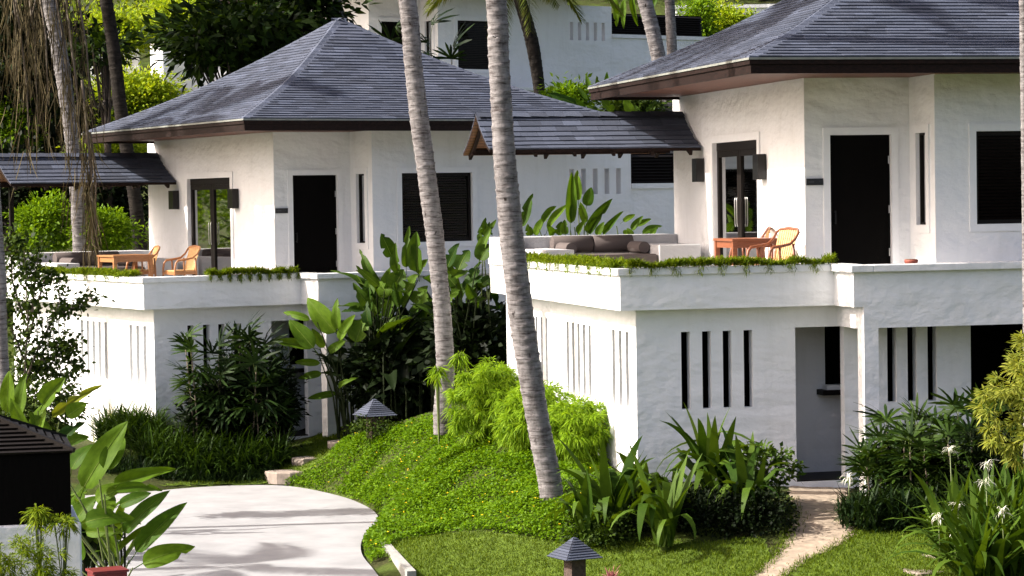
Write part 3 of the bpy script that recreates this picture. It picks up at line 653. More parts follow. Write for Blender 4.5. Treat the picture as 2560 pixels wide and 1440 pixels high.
# ------------------------------------------------------------------ small gable canopies over the terrace benches
def build_canopy(k, label):
    t = thing('terrace_canopy', label, 'canopy', VW(k, 1.0, 6.85, 4.40), VT(k), 'canopies over the terrace benches')
    off = Vector((-1.0, -6.85, -4.40)); o = off
    x0, x1, yr, ze, zr = -.82, 2.86, 6.85, 5.88, 6.50
    def prof(s):                # s 0 ridge .. 1 eave
        return zr + (ze - zr) * (1.22 * s - .22 * s * s) if s < 1 else ze
    NS = 7; hw = 1.05
    def pt(x, s, side):
        z = zr + (ze - zr) * (1.35 * s - .35 * s * s); return Vector((x, yr + side * hw * s, z))
    for side, nm in ((-1, 'front'), (1, 'back')):
        mb = MB(off); und = MB(off)
        for j in range(NS):
            s0, s1 = j / NS, (j + 1) / NS
            mb.quad([pt(x0, s1, side), pt(x1, s1, side), pt(x1, s0, side), pt(x0, s0, side)])
            d = Vector((0, 0, -.05)); und.quad([pt(x0, s1, side) + d, pt(x1, s1, side) + d, pt(x1, s0, side) + d, pt(x0, s0, side) + d])
            for xx in (x0, x1): mb.quad([pt(xx, s1, side) + d, pt(xx, s0, side) + d, pt(xx, s0, side), pt(xx, s1, side)], 1)
        mb.quad([pt(x0, 1, side) + Vector((0, 0, -.05)), pt(x1, 1, side) + Vector((0, 0, -.05)), pt(x1, 1, side), pt(x0, 1, side)], 1)
        r = mb.build('roof_slope', [M['under'], M['fascia']], t); und.build('ceiling_boards', M['soffit2'], t)
        slots = []
        for j in range(NS):
            s1, s0 = 1 - j / NS, 1 - (j + 1) / NS
            A, B, B2, A2 = pt(x0, s1, side) + o, pt(x1, s1, side) + o, pt(x1, s0, side) + o, pt(x0, s0, side) + o
            if side == 1: A, B, A2, B2 = B, A, B2, A2
            n = (B - A).cross(A2 - A).normalized()
            if n.z < 0: n = -n
            course(A, B, A2, B2, n, .34, random.random(), 5, slots)
        add_shingles(r, slots, 200 if side == -1 else 0)
    mb = MB(off)
    for i in range(12):
        xa = x0 + (x1 - x0) * i / 12; xb = x0 + (x1 - x0) * (i + 1.1) / 12 if i < 11 else x1
        p = MB(off)
        for side in (-1, 1): p.quad([(xa, yr, zr + .05), (xb, yr, zr + .035), (xb, yr + side * .15, zr - .045), (xa, yr + side * .15, zr - .03)])
        p.build('ridge_shingle', SH[i % 3], t)
    for i in range(6):
        x = x0 + .12 + i * (x1 - x0 - .3) / 5
        for side in (-1, 1):
            q = MB(off)
            for j in range(6):
                a, b = pt(x, j / 6, side) - Vector((0, 0, .09)), pt(x, (j + 1) / 6, side) - Vector((0, 0, .09)); q.bar(a, b, .05, .075)
            q.build('rafter', M['fascia'], t)
    q = MB(off); q.bar((x0 + .05, yr, zr - .17), (x1, yr, zr - .17), .07, .12); q.bar((x0 + .1, yr + .8, ze + .0), (x1, yr + .8, ze + .0), .07, .10); q.bar((x0 + .1, yr - .62, ze + .07), (x1, yr - .62, ze + .07), .06, .08); q.build('purlin', M['fascia'], t)
    for x in (-.2,):
        q = MB(off); q.box(x - .045, x + .045, 7.62, 7.71, 4.40, ze + .02); q.build('post', M['frame'], t)
        q = MB(off); q.bar((x, 7.66, ze - .1), (x, yr - .6, ze + .05), .06, .08); q.build('bracket', M['frame'], t)
    return t
M['soffit2'] = planks('canopy_boards', (0.22, 0.10, 0.045), 4.0, 1)
build_canopy('R', 'small slate gable canopy over the brown cushioned sofa bench')
build_canopy('L', 'small slate gable canopy partly behind hanging dry palm fronds')

# ------------------------------------------------------------------ wall lamps and name plates
def wall_lamp(k, y, label):
    t = thing('wall_lamp', label, 'lamp', VW(k, 2.9, y, 5.3), VT(k), 'bronze box lamps beside the glass doors')
    m = MB(); m.box(-.15, -.012, -.13, .13, 0, .40); bevel(m.build('shade', M['lampm'], t), .006)
    m = MB(); m.box(-.012, -.0005, -.05, .05, .1, .3); m.build('back_plate', M['lampm'], t)
for k, nm in (('R', 'by the sofa bench terrace'), ('L', 'above the terrace with the pale teak chairs')):
    wall_lamp(k, 5.87, 'bronze wall lamp %s, the one beside the canopy' % nm); wall_lamp(k, 2.66, 'bronze wall lamp %s, the one near the corner' % nm)
for k, nm in (('R', 'of the villa with the sofa bench'), ('L', 'of the villa with the peaked roof')):
    t = thing('name_plate', 'small black name plate beside the entrance door %s' % nm, 'sign', VW(k, 3.03, .8, 5.24), VT(k), 'door name plates')
    m = MB(); m.box(-.11, .15, -.03, -.0005, -.05, .05); m.build('plate', M['sign'], t)
    m = MB()
    for i in range(5): m.box(-.08 + i * .018, -.068 + i * .018, -.033, -.03, -.012, .012)
    m.box(.09, .102, -.033, -.03, .0, .016); m.build('lettering', M['signmark'], t)

# ------------------------------------------------------------------ terrace furniture
def table(k, x, y, lx, ly, m, label, z=3.66):
    t = thing('terrace_table', label, 'table', VW(k, x + lx / 2, y + ly / 2, z), VT(k), 'teak terrace tables')
    b = MB(); b.box(-lx / 2, lx / 2, -ly / 2, ly / 2, .70, .74); bevel(b.build('table_top', m, t), .006)
    for a, c, d, e in ((-lx / 2 + .07, lx / 2 - .07, -ly / 2 + .03, -ly / 2 + .055), (-lx / 2 + .07, lx / 2 - .07, ly / 2 - .055, ly / 2 - .03), (-lx / 2 + .03, -lx / 2 + .055, -ly / 2 + .07, ly / 2 - .07), (lx / 2 - .055, lx / 2 - .03, -ly / 2 + .07, ly / 2 - .07)):
        b = MB(); b.box(a, c, d, e, .60, .699); b.build('apron', m, t)
    for sx in (-1, 1):
        for sy in (-1, 1):
            b = MB(); b.box(sx * (lx / 2 - .05) - .035, sx * (lx / 2 - .05) + .035, sy * (ly / 2 - .05) - .035, sy * (ly / 2 - .05) + .035, 0, .699); b.build('leg', m, t)
    return t
def chair(k, x, y, rz, fm, seatm, label, z=3.66):
    """armchair: bent arms running into the front legs, raked slatted back; faces local -x"""
    t = thing('terrace_armchair', label, 'chair', VW(k, x, y, z), VT(k) + rz, 'teak terrace armchairs')
    w = .27
    for s in (-1, 1):
        b = MB(); b.tube([(-.26, s * w, 0), (-.255, s * w, .45), (-.235, s * w, .56), (-.18, s * w, .615), (0, s * w, .635), (.14, s * w, .66), (.24, s * w, .74), (.31, s * w, .84)], [.022, .022, .022, .024, .024, .022, .02, .018], 8); b.build('arm', fm, t)
        b = MB(); b.tube([(.22, s * w, 0), (.215, s * w, .4), (.20, s * w * .98, .66)], .021, 8); b.build('rear_leg', fm, t)
        b = MB(); b.tube([(-.05, s * w, .40), (-.06, s * w, .62)], .018, 6); b.build('arm_strut', fm, t)
        b = MB(); b.bar((-.25, s * w, .36), (.21, s * w, .36), .03, .06); b.build('seat_rail', fm, t)
    b = MB(); b.bar((-.245, -w, .36), (-.245, w, .36), .03, .06); b.bar((.205, -w, .36), (.205, w, .36), .03, .06); b.build('seat_rail', fm, t)
    b = MB(); b.box(-.24, .20, -w + .02, w - .02, .385, .42); bevel(b.build('seat', seatm, t), .01)
    b = MB(); b.tube([(.30, -w, .83), (.325, -w * .8, .875), (.335, 0, .89), (.325, w * .8, .875), (.30, w, .83)], [.018, .02, .026, .02, .018], 8); b.build('top_rail', fm, t)
    for i in range(9):
        y_ = -w + .06 + i * (2 * w - .12) / 8; b = MB(); b.bar((.19, y_ * .95, .40), (.325, y_, .875), .034, .012, up=(1, 0, 0)); b.build('back_slat', seatm, t)
    return t
table('R', 1.86, 1.15, .82, .95, M['teak_dark'], 'reddish teak table beside the wall with the two dark-framed chairs')
chair('R', 2.30, .62, math.radians(18), M['teak_dark'], M['rattan'], 'reddish teak armchair in front of the wall corner, beside the table')
chair('R', 2.52, 2.35, math.radians(-25), M['teak_dark'], M['rattan'], 'reddish teak armchair behind the table, by the glass door')
table('L', .25, 2.75, .86, .95, M['teak'], 'pale teak table on the terrace under the hanging dry fronds')
chair('L', 1.14, 3.5, math.radians(-8), M['teak'], M['rattan'], 'pale teak armchair half hidden behind the table end')
chair('L', 1.58, 2.5, math.radians(4), M['teak'], M['rattan'], 'pale teak armchair standing alone before the glass door')
# sofa cushions on the bench of each terrace
def cushion_box(name, x0, x1, y0, y1, z0, z1, parent, off):
    b = MB(off); b.box(x0, x1, y0, y1, z0, z1); o = b.build(name, M['cushion'], parent); bevel(o, .05, 4); return o
def sofa(k, label):
    t = thing('sofa', label, 'sofa', VW(k, 1.26, 6.4, 3.92), VT(k), 'cushioned terrace sofas'); off = (-1.26, -6.4, -3.92)
    cushion_box('seat_cushion', .53, 1.99, 5.5, 6.9, 3.925, 4.10, t, off)
    for a, b in ((.54, 1.255), (1.265, 1.98)):
        m = MB(off); ys = 7.08; n = 14
        m.tube([(a, ys, 4.26), (a + .01, ys, 4.26), (b - .01, ys, 4.26), (b, ys, 4.26)], [.135, .15, .15, .135], 20); m.build('back_bolster', M['cushion'], t)
    for x in (.62, 1.90):
        m = MB(off); m.tube([(x, 6.02, 4.205), (x, 6.04, 4.205), (x, 6.75, 4.205), (x, 6.78, 4.205)], [.09, .10, .10, .09], 20)
        c = m.build('side_bolster', M['cushion'], t)
        m = MB(off); m.tube([(x, 6.022, 4.205), (x, 6.034, 4.205)], .098, 20); m.build('piping', M['piping'], c)
sofa('R', 'taupe sofa cushions with round bolsters on the bench below the large canopy')
sofa('L', 'sofa cushions in shade on the bench behind the pale teak table')
t = thing('clay_pot', 'small red clay pot on the terrace edge beside the entrance door', 'pot', VW('R', 4.02, -.6, 3.66))
m = MB(); m.tube([(0, 0, 0), (0, 0, .02), (0, 0, .36), (0, 0, .38), (0, 0, .42)], [.06, .075, .085, .10, .10], 14); m.build('body', M['redpot'], t)
m = MB(); m.tube([(0, 0, .421), (0, 0, .424)], .085, 14); m.build('soil', M['soil'], t)
# ------------------------------------------------------------------ leaf shapes shared by many plants
def paddle_mesh(name, m, droop=0.35, fold=0.25, wave=0.03, torn=0, nu=14, nv=3, pet=0.25, seed=0):
    """unit paddle leaf: length along +x, width along y in -0.5..0.5, upper side +z"""
    r = np.random.default_rng(seed); v = []; f = []
    us = np.linspace(0, 1, nu)
    def width(u): return (math.sin(math.pi * min(1, u ** 0.72 * 0.985 + 0.012)) ** 0.62) * 0.5
    def spine(u): return np.array([u * (1 - 0.12 * droop * u), 0, -droop * 0.6 * u ** 2.2])
    rows = []
    for i, u in enumerate(us):
        row = []
        for j in range(-nv, nv + 1):
            t = j / nv; w = width(u) * abs(t); z = fold * w * 0.8 - 0.35 * fold * w * w + wave * math.sin(9 * u + 2 * t + seed) * abs(t)
            p = spine(u) + np.array([-0.05 * w, math.copysign(w, t) if j else 0, z * 0.6]); row.append(len(v)); v.append(p)
        rows.append(row)
    tears = {(int(r.integers(3, nu - 2)), int(r.choice([-1, 1]))) for _ in range(torn)}
    for i in range(nu - 1):
        for j in range(2 * nv):
            f.append((rows[i][j], rows[i + 1][j], rows[i + 1][j + 1], rows[i][j + 1]))
    v = [np.array(p) for p in v]
    for (i, s) in tears:                 # a torn blade: shift the outer rim of a few ribs back
        for j in (range(nv + 2, 2 * nv + 1) if s > 0 else range(0, nv - 1)):
            k = abs(j - nv) / nv; v[rows[i][j]] = v[rows[i][j]] * np.array([1, 1 - .55 * k, 1]) + np.array([0, 0, -.04 * k])
    n0 = len(v); w = 0.012                # midrib and stalk
    for a in ((-pet, 0, -pet * 0.35), (0, 0, 0)):
        for dy, dz in ((-w, 0), (0, w * 1.2), (w, 0), (0, -w * 1.2)): v.append(np.array([a[0], a[1] + dy * 2.2, a[2] + dz]))
    for j in range(4): f.append((n0 + j, n0 + (j + 1) % 4, n0 + 4 + (j + 1) % 4, n0 + 4 + j))
    n1 = len(f); k0 = len(v)              # pale raised midrib
    for u in us:
        p = spine(u); wv = .016 * (1 - .75 * u)
        v += [p + np.array([0, -wv, .004]), p + np.array([0, 0, .010]), p + np.array([0, wv, .004])]
    for i in range(nu - 1):
        for j in (0, 1): f.append((k0 + i * 3 + j, k0 + i * 3 + 3 + j, k0 + i * 3 + 4 + j, k0 + i * 3 + 1 + j))
    me = bpy.data.meshes.new(name); me.from_pydata([tuple(p) for p in v], [], f); me.materials.append(m); me.materials.append(m if 'deep' in m.name else L['rib'])
    me.polygons.foreach_set('material_index', [0] * n1 + [1] * (len(f) - n1)); me.polygons.foreach_set('use_smooth', [True] * len(f)); me.update(); return me
L['rib'] = leafm('leaf_midrib', (0.13, 0.19, 0.03), (0.18, 0.24, 0.05), .2)
HEL = [paddle_mesh('leaf', L['helic'], d, fo, .03, to, seed=i) for i, (d, fo, to) in enumerate(((.25, .3, 0), (.5, .5, 0), (.8, .35, 1), (.15, .6, 0), (1.0, .4, 1)))]
BAN = [paddle_mesh('leaf', L['banana'], d, fo, .04, to, seed=i + 9) for i, (d, fo, to) in enumerate(((.2, .5, 2), (.5, .8, 3), (.9, .5, 3), (.15, 1.1, 1), (1.2, .7, 4)))]
DRK = [paddle_mesh('leaf', L['shade_foliage'], d, fo, .04, to, seed=i + 19) for i, (d, fo, to) in enumerate(((.3, .5, 1), (.7, .6, 2), (1.1, .5, 2)))]  # paddle leaves coloured to stand for shade
YEL = [paddle_mesh('leaf', leafm('yellowing_leaf', (0.13, 0.16, 0.02), (0.24, 0.22, 0.04), .3), d, .5, .06, 3, seed=i + 29) for i, d in enumerate((.6, 1.2))]
def leaf_between(root, me, base, tip, width, face=(-.35, -.8, .5)):
    o = obj('leaf', me, root); kid(o, root); base = Vector(base); tip = Vector(tip)
    x = tip - base; ln = x.length; x.normalize(); z = Vector(face); z = (z - x * z.dot(x)).normalized(); y = z.cross(x)
    p = base - root.location
    o.matrix_local = Matrix(((x.x * ln, y.x * width, z.x * ln, p.x), (x.y * ln, y.y * width, z.y * ln, p.y), (x.z * ln, y.z * width, z.z * ln, p.z), (0, 0, 0, 1)))
    return o
def px_plant(name, label, cat, rootpx, Y, leaves, meshes, group=None, zoom=None, stems=True, jitter=.35, wscale=1.0, stemm='stem'):
    """leaves: (base x, base y, tip x, tip y, width) measured on the photograph, each given its own depth round Y"""
    b = PV(*rootpx, Y); b.z = min(b.z, float(gz(b.x, b.y)) + .05) if rootpx[1] > 600 else b.z
    t = thing(name, label, cat, b, 0, group); sm = MB()
    for i, (bx, by, tx, ty, w) in enumerate(leaves):
        if zoom: ox, oy, s = zoom; bx, by, tx, ty, w = ox + bx / s, oy + by / s, ox + tx / s, oy + ty / s, w / s
        d0 = Y + random.uniform(-jitter, jitter); d1 = d0 + random.uniform(-.28, .12)
        B, T = PV(bx, by, d0), PV(tx, ty, d1); me = meshes[i % len(meshes)]
        leaf_between(t, me, B, T, w / FPX * Y * 1.12 * wscale, (random.uniform(-.55, .05), -1.0, random.uniform(.15, .6)))
        if stems:
            q = B + (B - T).normalized() * .15; base = b + Vector((random.uniform(-.15, .15), random.uniform(-.15, .15), 0))
            mid = (q + base) / 2 + Vector((random.uniform(-.05, .05), 0, 0)); mid.x = mid.x * .5 + base.x * .5
            sm.tube([base - b, mid - b, q - b], [.022, .016, .010], 5, caps=False)
    if stems and sm.f: sm.build('stem', M[stemm], t)
    return t
def clump(name, label, cat, base, n, ln, wr, elev, meshes, group=None, spread=.25, stem=.5, az=None):
    """a random clump of paddle leaves on stalks"""
    base = Vector(base); t = thing(name, label, cat, base, 0, group); sm = MB()
    for i in range(n):
        a = random.uniform(0, 2 * math.pi) if az is None else random.uniform(*az); e = math.radians(random.uniform(*elev)); l = random.uniform(*ln)
        d = Vector((math.cos(a) * math.cos(e), math.sin(a) * math.cos(e), math.sin(e)))
        h = stem * random.uniform(.5, 1.1); q0 = base + Vector((random.uniform(-spread, spread), random.uniform(-spread, spread), 0)); q = q0 + Vector((d.x * .15, d.y * .15, h))
        z = Vector((-d.x * .4, -d.y * .4, 1)) + Vector((-.2, -.25, 0))
        leaf_between(t, meshes[i % len(meshes)], q, q + d * l, l * wr * random.uniform(.85, 1.15), z)
        sm.tube([q0 - base, q - base - d * l * .2 + Vector((0, 0, .02)), q - base], [.02, .016, .010], 5, caps=False)
    sm.build('stem', M['shade_stem'], t); return t
# strap leaves
def strap_mesh(name, m, bend, w0, e0=75, seg=9, twist=0.0, kink=0.0):
    C = np.zeros((1, seg, 3)); e = math.radians(e0); p = np.zeros(3); Wd = np.zeros((1, seg)); S = np.zeros((1, seg, 3))
    for i in range(seg):
        u = i / (seg - 1); C[0, i] = p; Wd[0, i] = w0 * (0.55 + .45 * min(1, u * 4)) * (1 - u ** 3.2) + .0008
        a = e - bend * u ** 1.5 - (kink if u > .55 else 0); p = p + np.array([math.cos(a), 0, math.sin(a)]) / (seg - 1)
        tw = twist * u; S[0, i] = (math.sin(tw) * math.sin(a), math.cos(tw), -math.sin(tw) * math.cos(a))
    return ribbons_mesh(name, C, Wd, S, m, link=False)
LIL = [strap_mesh('leaf', L['lily'], b, .056, e, 11, tw, k) for b, e, tw, k in ((.5, 82, .3, 0), (1.2, 78, -.4, 0), (2.0, 74, .5, 0), (2.8, 70, -.5, .3), (1.2, 66, .3, 1.2), (.4, 74, .2, 0), (2.2, 80, .2, .4), (1.6, 84, -.3, .9))]
SPI = [strap_mesh('leaf', L['lily'], b, .040, e, 8, tw) for b, e, tw in ((.4, 80, .3), (.9, 70, -.3), (1.5, 62, .3), (.6, 58, -.2), (2.0, 55, .2))]
def strap_plant(name, label, cat, base, n, ln, meshes, group=None, spread=.1, wide=1.0):
    base = Vector(base); t = thing(name, label, cat, base, 0, group)
    for i in range(n):
        o = obj('leaf', random.choice(meshes), t); kid(o, t); a = random.uniform(0, 2 * math.pi); l = random.uniform(*ln)
        o.location = (random.uniform(-spread, spread), random.uniform(-spread, spread), 0); o.rotation_euler = (random.uniform(-.15, .15), random.uniform(-.2, .2), a); o.scale = (l, l * wide, l)
    return t
def straps_np(n, base, ln, wd, e0, bend, seg=5, up=None):
    """many arching ribbons; base (n,3)"""
    a = rng.uniform(0, 2 * math.pi, n); e = np.radians(rng.uniform(e0[0], e0[1], n)); b = rng.uniform(bend[0], bend[1], n); l = rng.uniform(ln[0], ln[1], n); w = rng.uniform(wd[0], wd[1], n)
    C = np.zeros((n, seg, 3)); W = np.zeros((n, seg)); S = np.zeros((n, seg, 3)); p = np.array(base, float)
    for i in range(seg):
        u = i / (seg - 1); C[:, i] = p; W[:, i] = w * (1 - u ** 2.5) * (.6 + .4 * min(1, 3 * u)) + .0006
        g = e - b * u; p = p + np.stack([np.cos(a) * np.cos(g), np.sin(a) * np.cos(g), np.sin(g)], 1) * (l / (seg - 1))[:, None]
        S[:, i] = np.stack([-np.sin(a), np.cos(a), np.zeros(n)], 1)
    return C, W, S
# fan fronds
def fan_mesh(name, m, k=10, droop=.5, sp=1.5):
    C = np.zeros((k, 5, 3)); W = np.zeros((k, 5)); S = np.zeros((k, 5, 3))
    for j in range(k):
        a = (j / (k - 1) - .5) * 2 * sp + random.uniform(-.06, .06); l = .42 * (1 - .25 * abs(a) / sp) * random.uniform(.9, 1.1)
        for i in range(5):
            u = i / 4; r = u * l; C[j, i] = (math.cos(a) * r, math.sin(a) * r, .05 * math.cos(j * 3) * u - droop * .42 * u * u * l / .42); W[j, i] = .024 * (.55 + .9 * u) * (1 - u ** 5 * .85); S[j, i] = (-math.sin(a), math.cos(a), 0)
    return ribbons_mesh(name, C, W, S, m, link=False)
FAN = [fan_mesh('fan_frond', L['rhapis'], k, d, s) for k, d, s in ((10, .3, 1.5), (8, .7, 1.3), (12, .5, 1.9), (9, .1, 1.6))]
FAN2 = [fan_mesh('fan_frond', L['rhapis2'], k, d, s) for k, d, s in ((10, .3, 1.5), (8, .7, 1.3), (12, .5, 1.9), (9, .1, 1.6))]
def fan_palm(label, canes, meshes, group, nper=7, scale=1.0, cat='palm', name='fan_palm'):
    """canes: list of (base, top); fans ring each cane's upper half"""
    b0 = Vector(canes[0][0]); t = thing(name, label, cat, b0, 0, group)
    for b, tp in canes:
        b, tp = Vector(b), Vector(tp); s = MB(); s.tube([b - b0, (b + tp) / 2 - b0 + Vector((.02, 0, 0)), tp - b0], [.016, .014, .010], 6); s.build('cane', M['twig'], t)
        for i in range(nper):
            u = .45 + .55 * (i + 1) / nper; q = b + (tp - b) * u; a = i * 2.4 + random.uniform(-.4, .4); e = math.radians(random.uniform(-10, 55) if i < nper - 2 else random.uniform(50, 85)); pl = random.uniform(.12, .28) * scale
            d = Vector((math.cos(a) * math.cos(e), math.sin(a) * math.cos(e), math.sin(e))); h = q + d * pl
            o = obj('fan_frond', random.choice(meshes), t); kid(o, t); z = (Vector((0, 0, 1)) - d * d.z); z = z.normalized() if z.length > .1 else Vector((1, 0, 0)); y = z.cross(d); sc = scale * random.uniform(.8, 1.2); p = h - b0
            o.matrix_local = Matrix(((d.x * sc, y.x * sc, z.x * sc, p.x), (d.y * sc, y.y * sc, z.y * sc, p.y), (d.z * sc, y.z * sc, z.z * sc, p.z), (0, 0, 0, 1)))
            s = MB(); s.tube([q - b0, h - b0], .005, 4, caps=False); s.build('petiole', M['stem'], t)
    return t
# leafy crowns
def crown_pts(c, rad, nc, per, clump_r, flat=1.0, shell=.55):
    d = rand_dirs(nc); rr = rng.uniform(shell, 1, nc)[:, None]; cc = np.array(c) + d * rr * np.array(rad)
    cr = clump_r * rng.uniform(.6, 1.3, nc)
    pts = np.repeat(cc, per, 0) + rng.normal(size=(nc * per, 3)) * np.repeat(cr, per)[:, None] * np.array([.6, .6, .45 * flat]); out = unit(pts - np.array(c)); cl = unit(pts - np.repeat(cc, per, 0))
    return pts, out, cl, cc
def leafy(name, label, cat, base, c, rad, nc, per, clump_r, ln, wd, m, group=None, trunk=None, up=.5, flat=1.0, shell=.55, limbs=True, tr=.06):
    base = Vector(base); t = thing(name, label, cat, base, 0, group); pts, out, cl, cc = crown_pts(np.array(c, float), rad, nc, per, clump_r, flat, shell)
    n = len(pts); d = unit(cl * .6 + out * .5 + rng.normal(size=(n, 3)) * .5 + np.array([0, 0, -.1])); nr = unit(rng.normal(size=(n, 3)) * .55 + np.array([-.15, -.15, up + .3]))
    V = leaf_quads(pts, d, nr, rng.uniform(ln[0], ln[1], n), rng.uniform(wd[0], wd[1], n)); np_mesh('crown', V - np.array(base), m, t)
    if limbs:
        s = MB(); top = Vector(c) - base; mid = top * .5
        s.tube([(0, 0, 0), mid * 1.0, top], [tr, tr * .7, tr * .35], 7)
        for k in range(min(nc, 14)):
            q = Vector(cc[k]) - base; s.tube([mid + (top - mid) * random.random() * .8, (mid + q) / 2 + Vector((0, 0, .1)), q], [tr * .4, tr * .25, tr * .08], 5, caps=False)
        s.build('trunk', trunk or M['twig'], t)
    return t
def feathery(name, label, cat, base, c, rad, nt, per, ln, wd, m, group=None, droop=1.0):
    """drooping twigs set with narrow leaves"""
    base = Vector(base); t = thing(name, label, cat, base, 0, group); c = np.array(c, float); rad = np.array(rad)
    d = rand_dirs(nt, .35); tip = c + d * rad * rng.uniform(.55, 1.0, nt)[:, None]; root = c + d * rad * rng.uniform(.05, .4, nt)[:, None] + np.array([0, 0, .1])
    u = rng.uniform(.15, 1, (nt, per)); arch = (np.sin(u * math.pi) * .22 * rad[2])[..., None] * np.array([0, 0, 1.0])
    pos = (root[:, None] + (tip - root)[:, None] * u[..., None] + arch - np.array([0, 0, 1.0]) * (u ** 3 * .18 * rad[2] * droop)[..., None]).reshape(-1, 3) + rng.normal(size=(nt * per, 3)) * .012
    n = len(pos); dd = unit(np.repeat(unit(tip - root), per, 0) * .7 + rng.normal(size=(n, 3)) * .6 + np.array([0, 0, -.55 * droop])); C = np.zeros((n, 3, 3)); W = np.zeros((n, 3)); S = np.zeros((n, 3, 3))
    l = rng.uniform(ln[0], ln[1], n); side = unit(np.cross(dd, rng.normal(size=(n, 3)))); w = rng.uniform(wd[0], wd[1], n)
    for i, uu in enumerate((0, .5, 1)): C[:, i] = pos + dd * (l * uu)[:, None] - np.array([0, 0, 1]) * (l * uu * uu * .3 * droop)[:, None]; W[:, i] = w * (.5, 1, .08)[i]; S[:, i] = side
    ribbons_mesh('foliage', C - np.array(base), W, S, m, t)
    s = MB()
    for k in range(0, nt, max(1, nt // 26)): s.tube([(0, 0, 0), Vector(root[k]) - base, Vector((root[k] + tip[k]) / 2 + np.array([0, 0, .2 * rad[2]])) - base, Vector(tip[k]) - base], [.012, .008, .005, .002], 4, caps=False)
    s.build('stem', M['stem'], t); return t

# ------------------------------------------------------------------ coconut palms
def catmull(P_, n):
    P_ = [Vector(p) for p in P_]; out = []
    for i in range(len(P_) - 1):
        p0, p1, p2, p3 = P_[max(i - 1, 0)], P_[i], P_[i + 1], P_[min(i + 2, len(P_) - 1)]
        for t in np.linspace(0, 1, n, endpoint=False): out.append(.5 * (2 * p1 + (p2 - p0) * t + (2 * p0 - 5 * p1 + 4 * p2 - p3) * t * t + (3 * p1 - p0 - 3 * p2 + p3) * t ** 3))
    out.append(P_[-1]); return out
def trunk_mesh(path, rads, m, ring=.15, depth=.10, seg=22):
    pts = catmull(path, 40); cum = [0]
    for a, b in zip(pts, pts[1:]): cum.append(cum[-1] + (b - a).length)
    tot = cum[-1]; step = .022; n = int(tot / step); idx = np.linspace(0, tot, n); X = np.array([[p.x, p.y, p.z] for p in pts]); ctr = np.stack([np.interp(idx, cum, X[:, k]) for k in range(3)], 1)
    rp = np.interp(idx, np.linspace(0, tot, len(rads)), rads)
    edges = [0.0]
    while edges[-1] < tot: edges.append(edges[-1] + ring * random.uniform(.65, 1.4))
    edges = np.array(edges); th = np.linspace(0, 2 * math.pi, seg, endpoint=False); v = np.zeros((n, seg, 3))
    ph = rng.uniform(0, 6.28, 3)
    for i in range(n):
        s = idx[i] + .030 * np.sin(th + ph[0] + idx[i] * .4) + .018 * np.sin(2 * th + ph[1] + idx[i] * 1.7) + .010 * np.sin(5 * th + ph[2] + idx[i] * 3)
        k = np.clip(np.searchsorted(edges, s) - 1, 0, len(edges) - 2); u = np.clip((s - edges[k]) / (edges[k + 1] - edges[k]), 0, 1)
        amp = depth * (.5 + .8 * ((np.sin(k * 12.9898) * 43758.5) % 1))
        r = rp[i] * (1 + amp * (u ** 3 - .35) + .012 * np.sin(3 * th + idx[i] * 5))
        d = ctr[min(i + 1, n - 1)] - ctr[max(i - 1, 0)]; d /= np.linalg.norm(d); x = np.cross(d, [0, 1, 0]); x /= np.linalg.norm(x); y = np.cross(d, x)
        v[i] = ctr[i] + np.outer(np.cos(th) * r, x) + np.outer(np.sin(th) * r, y)
    i0 = (np.arange(n - 1) * seg)[:, None] + np.arange(seg)[None]; i1 = (np.arange(n - 1) * seg)[:, None] + (np.arange(seg)[None] + 1) % seg
    F = np.stack([i0, i1, i1 + seg, i0 + seg], -1).reshape(-1, 4).astype(np.int32)
    me = bpy.data.meshes.new('trunk'); me.vertices.add(n * seg); me.vertices.foreach_set('co', v.reshape(-1).astype(np.float32)); me.loops.add(F.size); me.loops.foreach_set('vertex_index', F.reshape(-1)); me.polygons.add(len(F)); me.polygons.foreach_set('loop_start', np.arange(0, F.size, 4, dtype=np.int32))
    me.polygons.foreach_set('use_smooth', np.ones(len(F), dtype=bool)); me.materials.append(m); me.update(calc_edges=True); return me
def frond_mesh(m, arch, n=90, ll=.20, hang=.6):
    """unit coconut frond along +x"""
    us = np.linspace(.16, .99, n); Cn = []
    def sp(u): return np.array([u * (1 - .18 * arch * u), 0, .28 * u * (1 - u * .5) - arch * .62 * u ** 2.2])
    N2 = n * 2; C = np.zeros((N2 + 1, 4, 3)); W = np.zeros((N2 + 1, 4)); S = np.zeros((N2 + 1, 4, 3))
    for i, u in enumerate(us):
        for s in (0, 1):
            k = i * 2 + s; sg = 1 if s else -1; l = ll * (math.sin(math.pi * (.12 + .8 * u)) ** .7) * random.uniform(.85, 1.1); p = sp(u); d = np.array([.55, sg * .8, .1 - hang * random.uniform(.5, 1.1)]); d /= np.linalg.norm(d)
            for j in range(4): q = j / 3; C[k, j] = p + d * l * q - np.array([0, 0, 1]) * l * q * q * hang * .5; W[k, j] = .0052 * (.6, 1, .8, .1)[j]; S[k, j] = (.75, -sg * .5, .3)
    for j in range(4): u = j / 3; C[N2, j] = sp(u); W[N2, j] = .010 * (1 - .8 * u); S[N2, j] = (0, 1, 0)
    return ribbons_mesh('frond', C, W, S, m, link=False)
FR = [frond_mesh(L['frond'], a, hang=h) for a, h in ((.5, .5), (.9, .8), (1.4, 1.0))]
FRD = [frond_mesh(L['dry'], a, hang=h) for a, h in ((1.2, 1.2), (1.6, 1.3))]
